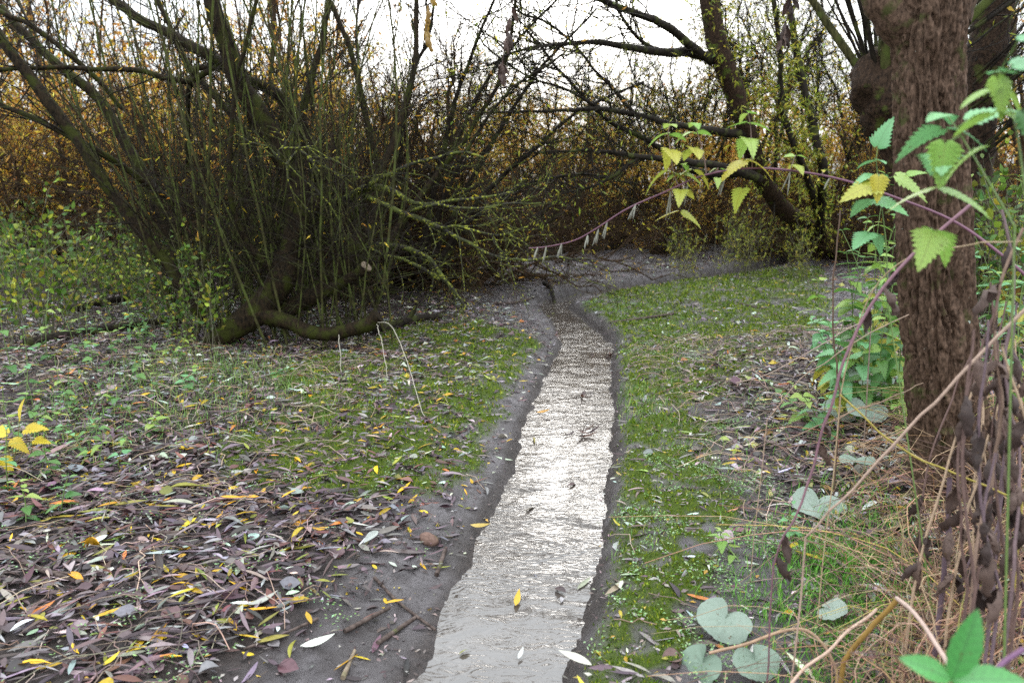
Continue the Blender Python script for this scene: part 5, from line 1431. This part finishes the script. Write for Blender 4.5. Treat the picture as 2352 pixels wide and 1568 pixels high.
for i in range(26):
    u = rng.uniform(2225, 2350); Y = rng.uniform(1.5, 2.6)
    v1 = rng.uniform(640, 1050); u2 = u + rng.normal(0, 70)
    lab = f'{["brown", "straw-coloured", "violet-grey"][i % 3]} dead stalk in the tangle at the right edge, {"front" if Y < 1.85 else ("middle" if Y < 2.25 else "back")} row'
    stalk('dead_stalk', [(u, v1, Y), ((u + u2) / 2 + rng.normal(0, 45), (v1 + 1350) / 2, Y), (u2, 1350, Y)], .0022, .0038, [(.15, .09, .075), (.42, .29, .19), (.15, .10, .11)][i % 3], lab, extra_wither=3 + i % 4, group=lab.replace('stalk', 'stalks'))
# loose dry grass of the same tangle
mb = MB()
n = 1900
Yg = rng.uniform(1.4, 3.7, n) ; xg = Yg * rng.uniform(.55, .72, n)
lowm = rng.random(n) < .35
xg = np.where(lowm, Yg * rng.uniform(.43, .62, n), xg)
zg = ground_z(xg, Yg)
h_ = rng.uniform(.15, .62, n) * np.where(lowm, .45, 1)
t = np.linspace(0, 1, 9)[None, :, None]
d = np.c_[rng.normal(0, .5, n), rng.normal(0, .4, n), np.ones(n)]
fall = np.c_[rng.normal(0, .45, n), rng.normal(-.1, .35, n), -rng.uniform(.2, 1.1, n)]
P = np.c_[xg, Yg, zg][:, None] + d[:, None] * h_[:, None, None] * t + fall[:, None] * h_[:, None, None] * t ** 2.4 + rng.normal(0, .006, (n, 9, 3))
tubes(mb, P, rng.uniform(.0009, .0024, n)[:, None] * np.linspace(1, .5, 9)[None], 4, C=pick([((.40, .26, .16), 4), ((.25, .14, .08), 5), ((.13, .07, .055), 4), ((.34, .28, .08), 1)], n, .25))
# fine straw lying on the litter, both banks
xs_, ys_ = scatter(lambda x, y: np.where(x > .9, 130, np.where(x < -.8, 70, 6)) * (channel(x, y)[0] > .1), 130, -4.2, 3.2, 1.8, 6.5)
n = len(xs_); a_ = rng.uniform(0, 6.28, n); ln_ = rng.uniform(.08, .4, n)
t = np.linspace(-.5, .5, 6)[None, :]
px_ = xs_[:, None] + np.cos(a_)[:, None] * ln_[:, None] * t + rng.normal(0, .008, (n, 6)); py_ = ys_[:, None] + np.sin(a_)[:, None] * ln_[:, None] * t + rng.normal(0, .008, (n, 6))
pz_ = ground_z(px_.ravel(), py_.ravel()).reshape(n, 6) + .012 + rng.uniform(0, .05, n)[:, None] * (1 - (2 * t) ** 2)
tubes(mb, np.dstack([px_, py_, pz_]), rng.uniform(.0009, .002, n)[:, None] * np.ones((1, 6)), 4, C=pick([((.40, .29, .21), 4), ((.22, .15, .11), 4), ((.10, .07, .06), 3)], n, .2))
tag(mb.build('dry_grass', M_DRY), 'tangle of dry straw and fine dead stems', 'dry grass', None, 'stuff')

# ------------------------------------------------------------------ sticks, logs, pebble, leaf clumps in the stream
def stick(pts, rpx, label, name='stick', mat=None, k=8, prongs=(), lift=.004, amp=.4):
    G = np.array([gt(u, v) for u, v in pts])
    r = pxr(G[0], rpx)
    G[:, 2] += r * .7 + lift
    P = spline(G, 14)
    loc = P[0].copy(); loc[2] -= r
    mb = MB(); lumpy(P, np.linspace(r, r * .75, 14), k, amp, 30, mb, cap=True); mb.v = [v_ - loc for v_ in mb.v]
    if prongs:
        root = empty(name, loc, label, 'stick')
        mb.build('stem', mat or M_STICK, root)
        for (u, v, u2, v2, Yd) in prongs:
            a0 = P[np.argmin(np.linalg.norm(P - gt(u, v), axis=1))]
            e = at(u2, v2, a0[1] + Yd)
            b_ = MB(); tubes(b_, spline(np.vstack([a0, (a0 + e) / 2 + rng.normal(0, .006, 3), e]), 7), np.linspace(r * .7, r * .35, 7), 6); b_.v = [q - loc for q in b_.v]
            b_.build('prong', mat or M_STICK, root)
        return root
    o = mb.build(name, mat or M_STICK); o.location = tuple(loc)
    return tag(o, label, 'stick')
stick([(868, 1482), (958, 1418)], 6, 'dark straight stick on the mud, right one of two parallel sticks')
stick([(792, 1455), (895, 1400)], 6, 'dark straight stick on the mud, left one of two parallel sticks')
stick([(1003, 1325), (1024, 1262)], 6, 'short grey split stick lying near the stream edge by the pebble')
stick([(788, 1562), (815, 1498)], 6, 'short yellow-brown stick at the bottom edge', mat=M_WOOD)
stick([(730, 1425), (640, 1465), (560, 1495)], 4, 'smooth dark stick half buried in the lower leaf drift')
stick([(860, 1330), (915, 1385), (1000, 1450)], 4, 'thin dark twig running down the mud to the water')
stick([(0, 1268), (60, 1300), (120, 1322), (180, 1340), (215, 1348)], 6, 'pinkish-brown stick slanting in from the left edge', prongs=[(110, 1320, 330, 1335, -.02), (60, 1300, 20, 1420, -.15)])
stick([(170, 1145), (220, 1180), (245, 1215), (278, 1230), (420, 1228)], 5, 'bent brown stick lying on the left leaf drift')
stick([(80, 1155), (190, 1165), (340, 1178)], 4, 'long straight tan stick in the left leaf drift')
stick([(160, 1215), (300, 1215), (400, 1225)], 4, 'thin dark stick just below the bent brown one')
stick([(470, 1300), (500, 1320), (560, 1350)], 4, 'slender stick end in the middle of the leaf drift')
stick([(420, 1130), (520, 1165), (660, 1215)], 3, 'thin pale stem across the upper leaf drift')
stick([(820, 1225), (950, 1240), (1040, 1235)], 2, 'very thin dark twig lying toward the pebble')
stick([(1605, 876), (1680, 884), (1750, 895), (1850, 905)], 5, 'dark stick lying across the right moss bank', prongs=[(1640, 880, 1628, 862, 0)])
stick([(1400, 745), (1480, 735), (1560, 722)], 4, 'small dark stick on the far right moss')
stick([(860, 772), (905, 757), (945, 742), (1012, 735)], 12, 'dark wet log with a short upright prong lying beyond the willow limb', name='log', mat=M_TWIG, prongs=[(938, 745, 958, 698, .02), (870, 765, 880, 752, -.05), (880, 760, 925, 735, .05)], k=12)
stick([(585, 925), (650, 935), (700, 940)], 5, 'short dark branch lying near the willow in the grass')
stick([(960, 810), (1010, 822), (1080, 840)], 4, 'dark twig lying on the left moss patch')
stick([(900, 680), (1000, 655), (1100, 632)], 9, 'dark fallen branch at the edge of the far mud', name='fallen_branch', mat=M_TWIG)
stick([(760, 690), (880, 668), (960, 650)], 8, 'dark fallen branch below the lichened bough', name='fallen_branch', mat=M_TWIG)
stick([(990, 670), (1060, 660), (1150, 655)], 4, 'thin dark branch on the far mud left of the bend', name='fallen_branch', mat=M_TWIG)
stick([(1250, 590), (1330, 578), (1420, 572)], 7, 'dark branch under the thicket beyond the bend', name='fallen_branch', mat=M_TWIG)
stick([(1500, 585), (1640, 560), (1760, 545)], 9, 'dark branch under the low willow growth', name='fallen_branch', mat=M_TWIG)
stick([(60, 800), (200, 775), (420, 740)], 12, 'dark fallen limb under the left undergrowth', name='fallen_branch', mat=M_TWIG)
stick([(150, 720), (300, 690), (480, 650)], 10, 'dark fallen limb farther back under the left undergrowth', name='fallen_branch', mat=M_TWIG)
stick([(1250, 655), (1265, 680), (1275, 705)], 5, 'short stub poking from the far bank at the bend', mat=M_TWIG)
TWG = ORD
for i, (u, v, du, dv) in enumerate([(700, 800, 90, -20), (640, 830, -70, 10), (760, 860, 60, 8), (800, 900, 50, -16), (560, 830, 80, 14), (1130, 700, 90, -12), (940, 720, 60, 14), (1180, 640, 70, -6), (1380, 600, 80, -8), (1500, 610, 60, 6), (880, 1000, 70, -20), (1700, 700, 60, 12), (1760, 800, -60, 18), (1560, 1000, 50, 10), (1660, 1240, 60, -16), (1960, 1230, 90, 18), (2040, 1290, -80, 20), (1850, 1350, 90, -12), (450, 1020, 120, -14), (360, 960, 110, 20)]):
    near_ = ['under the willow', 'on the left moss', 'on the far mud', 'on the right bank', 'in the left litter'][0 if u < 780 and v < 870 and u > 500 else (2 if v < 720 else (3 if u > 1450 else (4 if u < 500 else 1)))]
    stick([(u, v), (u + du * .5, v + dv * .5 + rng.normal(0, 3)), (u + du, v + dv)], rng.uniform(2, 3.2), f'short thin dark twig {near_}, ' + ['just before the mossy trunk base', 'left of the low willow limb', 'below the low limb', 'between limb and moss patch', 'in the grass left of the willow', 'left of the stream bend', 'beyond the dark log', 'under the lichened bough', 'right beyond the bend', 'farthest right beyond the bend', 'beside the long dry reed', 'at the top of the moss bank', 'below the leaning tree', 'in the middle of the moss bank', 'left of the heart-shaped leaf', 'right of the heart-shaped leaf', 'below the trunk foot', 'above the torn pale leaf', 'near the small nettles', 'among the farthest straw'][i])
# pebble
g = gt(985, 1245); r = pxr(g, 22)
th, ph = np.meshgrid(np.linspace(0, 2 * np.pi, 24, endpoint=False), np.linspace(.02, np.pi - .02, 14))
V = np.dstack([np.cos(th) * np.sin(ph) * 1.15, np.sin(th) * np.sin(ph) * .8, np.cos(ph) * .62]) * r
V = V * (1 + .16 * (fbm(V / r * 1.4 + 5, 3)[..., None] - .5) * 2)
idx = np.arange(14 * 24).reshape(14, 24)
mb = MB(); mb.add(V, Q=np.stack([idx[:-1], idx[1:], np.roll(idx, -1, 1)[1:], np.roll(idx, -1, 1)[:-1]], -1))
o = mb.build('pebble', bark_mat('pebble stone', (.085, .05, .038), (.18, .11, .085), moss_amt=0, scale=30, stretch=1, bump=.15)); o.location = tuple(g + np.array([0, 0, r * .35])); o.rotation_euler = (.1, .25, -.5)
tag(o, 'rounded brown pebble among wet leaves on the left bank', 'pebble')
g = gt(2010, 1145); r = pxr(g, 24)
o2 = o.copy(); COL.objects.link(o2); o2.location = tuple(gt(1845, 1150) + np.array([0, 0, .015])); o2.rotation_euler = (0, .2, 1.2); o2.scale = (1.3, 1.2, 1.2); tag(o2, 'grey-brown stone half hidden above the heart-shaped leaf', 'stone')
# leaf clumps stranded in the stream
for (u, v, nlv, sc_, lab, twig) in [(1335, 1000, 8, 1.15, 'clump of dark leaves with an upright twig stranded in the bright water', (1350, 968)), (1338, 912, 6, .8, 'small clump of brown leaves in the stream above the larger clump', None), (1392, 822, 8, .9, 'brown leaf clump caught at the right edge of the stream', (1398, 800)), (1270, 775, 5, .7, 'few dark leaves caught at the left edge of the far stream', None)]:
    c = gp(u, v, WZ)
    root = empty('leaf_clump', c, lab, 'leaf clump')
    for q in range(nlv):
        a0 = rng.uniform(0, 6.28) if q else .1
        b_ = MB(); leaves(b_, np.array([[rng.normal(0, .02), rng.normal(0, .02), .004 + .004 * q]]) , np.array([[math.cos(a0), math.sin(a0) * .6, rng.uniform(0, .35)]]), np.array([[0, 0, 1.0]]) + rng.normal(0, .3, (1, 3)), np.array([.085 * sc_ * rng.uniform(.7, 1.2)]), np.array([.018]), pick([((.09, .045, .03), 4), ((.05, .03, .028), 3), ((.36, .20, .02), 1)], 1), st=6, curl=np.array([.12]), fold=np.array([.4]))
        b_.build('leaf', M_LITTER, root)
    if twig:
        e = at(twig[0], twig[1], c[1]) - c
        b_ = MB(); tubes(b_, spline(np.vstack([[0, 0, -.01], e * .5 + np.array([-.006, 0, 0]), e]), 7), np.linspace(.003, .0018, 7), 6); b_.build('twig', M_STICK, root)
for (u, v, a0, L_, c_, lab) in [(1184, 1425, 80, .085, (.45, .28, .02), 'yellow willow leaf drifting upright in the near stream'), (1232, 955, 0, .09, (.42, .22, .05), 'orange-brown leaf caught at the left water edge'), (1190, 1550, 70, .05, (.5, .5, .46), 'whitish leaf drifting at the bottom of the stream'), (1080, 1210, -25, .1, (.36, .25, .06), 'yellow-brown leaf hanging over the left water edge'), (938, 1158, 60, .07, (.55, .32, .01), 'bright golden leaf standing on the left bank mud'), (690, 1490, 14, .11, (.52, .52, .44), 'cream-coloured curved leaf on the near mud'), (236, 1535, 60, .06, (.6, .44, .02), 'bright yellow triangular leaf at the bottom left'), (215, 1370, 78, .10, (.33, .18, .14), 'pinkish-tan leaf standing out in the lower left drift'), (1050, 820, 5, .07, (.5, .4, .03), 'yellow leaf lying on the mossy left bank'), (60, 1420, 40, .09, (.5, .16, .03), 'orange lobed leaf in the lower left corner'), (355, 1160, 20, .07, (.5, .2, .03), 'orange-brown curled leaf in the upper drift'), (1670, 1180, 10, .05, (.45, .2, .12), 'small salmon-coloured leaf on the right bank')]:
    g = gt(u, v); g[2] = max(g[2], WZ) + .012
    a0 = math.radians(a0)
    b_ = MB(); leaves(b_, np.zeros((1, 3)), np.array([[math.cos(a0), math.sin(a0) * 1.0, .25]]), np.array([[0, -.3, 1.0]]), np.array([L_]), np.array([L_ * .27]), np.array([c_]), st=7, curl=np.array([.1]), fold=np.array([.25]))
    o = b_.build('fallen_leaf', M_LITTER); o.location = tuple(g); tag(o, lab, 'fallen leaf')
# arching dry grass blades by the cut limb
for (pts, lab) in [([(868, 740, 6.2), (895, 745, 6.0), (920, 790, 5.6), (945, 860, 5.1), (968, 940, 4.6), (992, 985, 4.35)], 'long pale dry reed arching down from the cut limb onto the moss'), ([(866, 745, 6.2), (880, 800, 5.6), (890, 870, 5.2)], 'short pale dry reed hanging from the cut limb end'), ([(778, 770, 6.1), (782, 830, 5.7), (787, 880, 5.3)], 'thin upright dry reed left of the long arching one')]:
    stalk('dry_reed', pts, .0032, .0016, (.36, .32, .25), lab, cat='reed', ground_it=False)
M_OCH = solid_leaf_mat('ochre withered leaf', (.25, .14, .03), (.45, .28, .05), transl=.35)
YMW = CRM[0].copy(); YMW.materials.clear(); YMW.materials.append(M_OCH)
# strands of dead leaves hanging from an overhead limb
lim = spline(np.vstack([at(2120, -420, Yn + .02), at(1900, -330, 3.7), at(1500, -230, 3.9), at(1180, -210, 4.0), at(900, -280, 4.1)]), 30)
FT.limb('limb', lim, np.linspace(.05, .012, 30), M_BARK, k=9, amp=.4, keep=False)
for (pts, lab, cnt) in [([(1190, -200, 4.0), (1185, -80, 4.0), (1176, 20, 4.0), (1162, 90, 4.0), (1150, 170, 4.0)], 'dangling strand of dark dead leaves against the sky', 15), ([(1830, -310, 3.75), (1822, -60, 3.75), (1812, 20, 3.75), (1795, 90, 3.75)], 'dangling strand of dark dead leaves left of the pollard', 14), ([(985, -260, 4.07), (985, -60, 4.05), (984, 30, 4.05), (976, 90, 4.05)], 'hanging strand of ochre dead leaves in the upper middle', 9)]:
    P = pxline(pts, 16)
    root = empty('hanging_leaf_strand', P[0], lab, 'strand')
    mb = MB(); tubes(mb, P - P[0], np.full(16, .0016), 5, C=np.array(C_BROWN)); mb.build('stem', M_DRY, root)
    for q in range(cnt):
        o = wither(root, P[-1] + (P[7] - P[-1]) * rng.random() ** 1.2, rng.uniform(.05, .10))
        if 'ochre' in lab: o.data = YMW
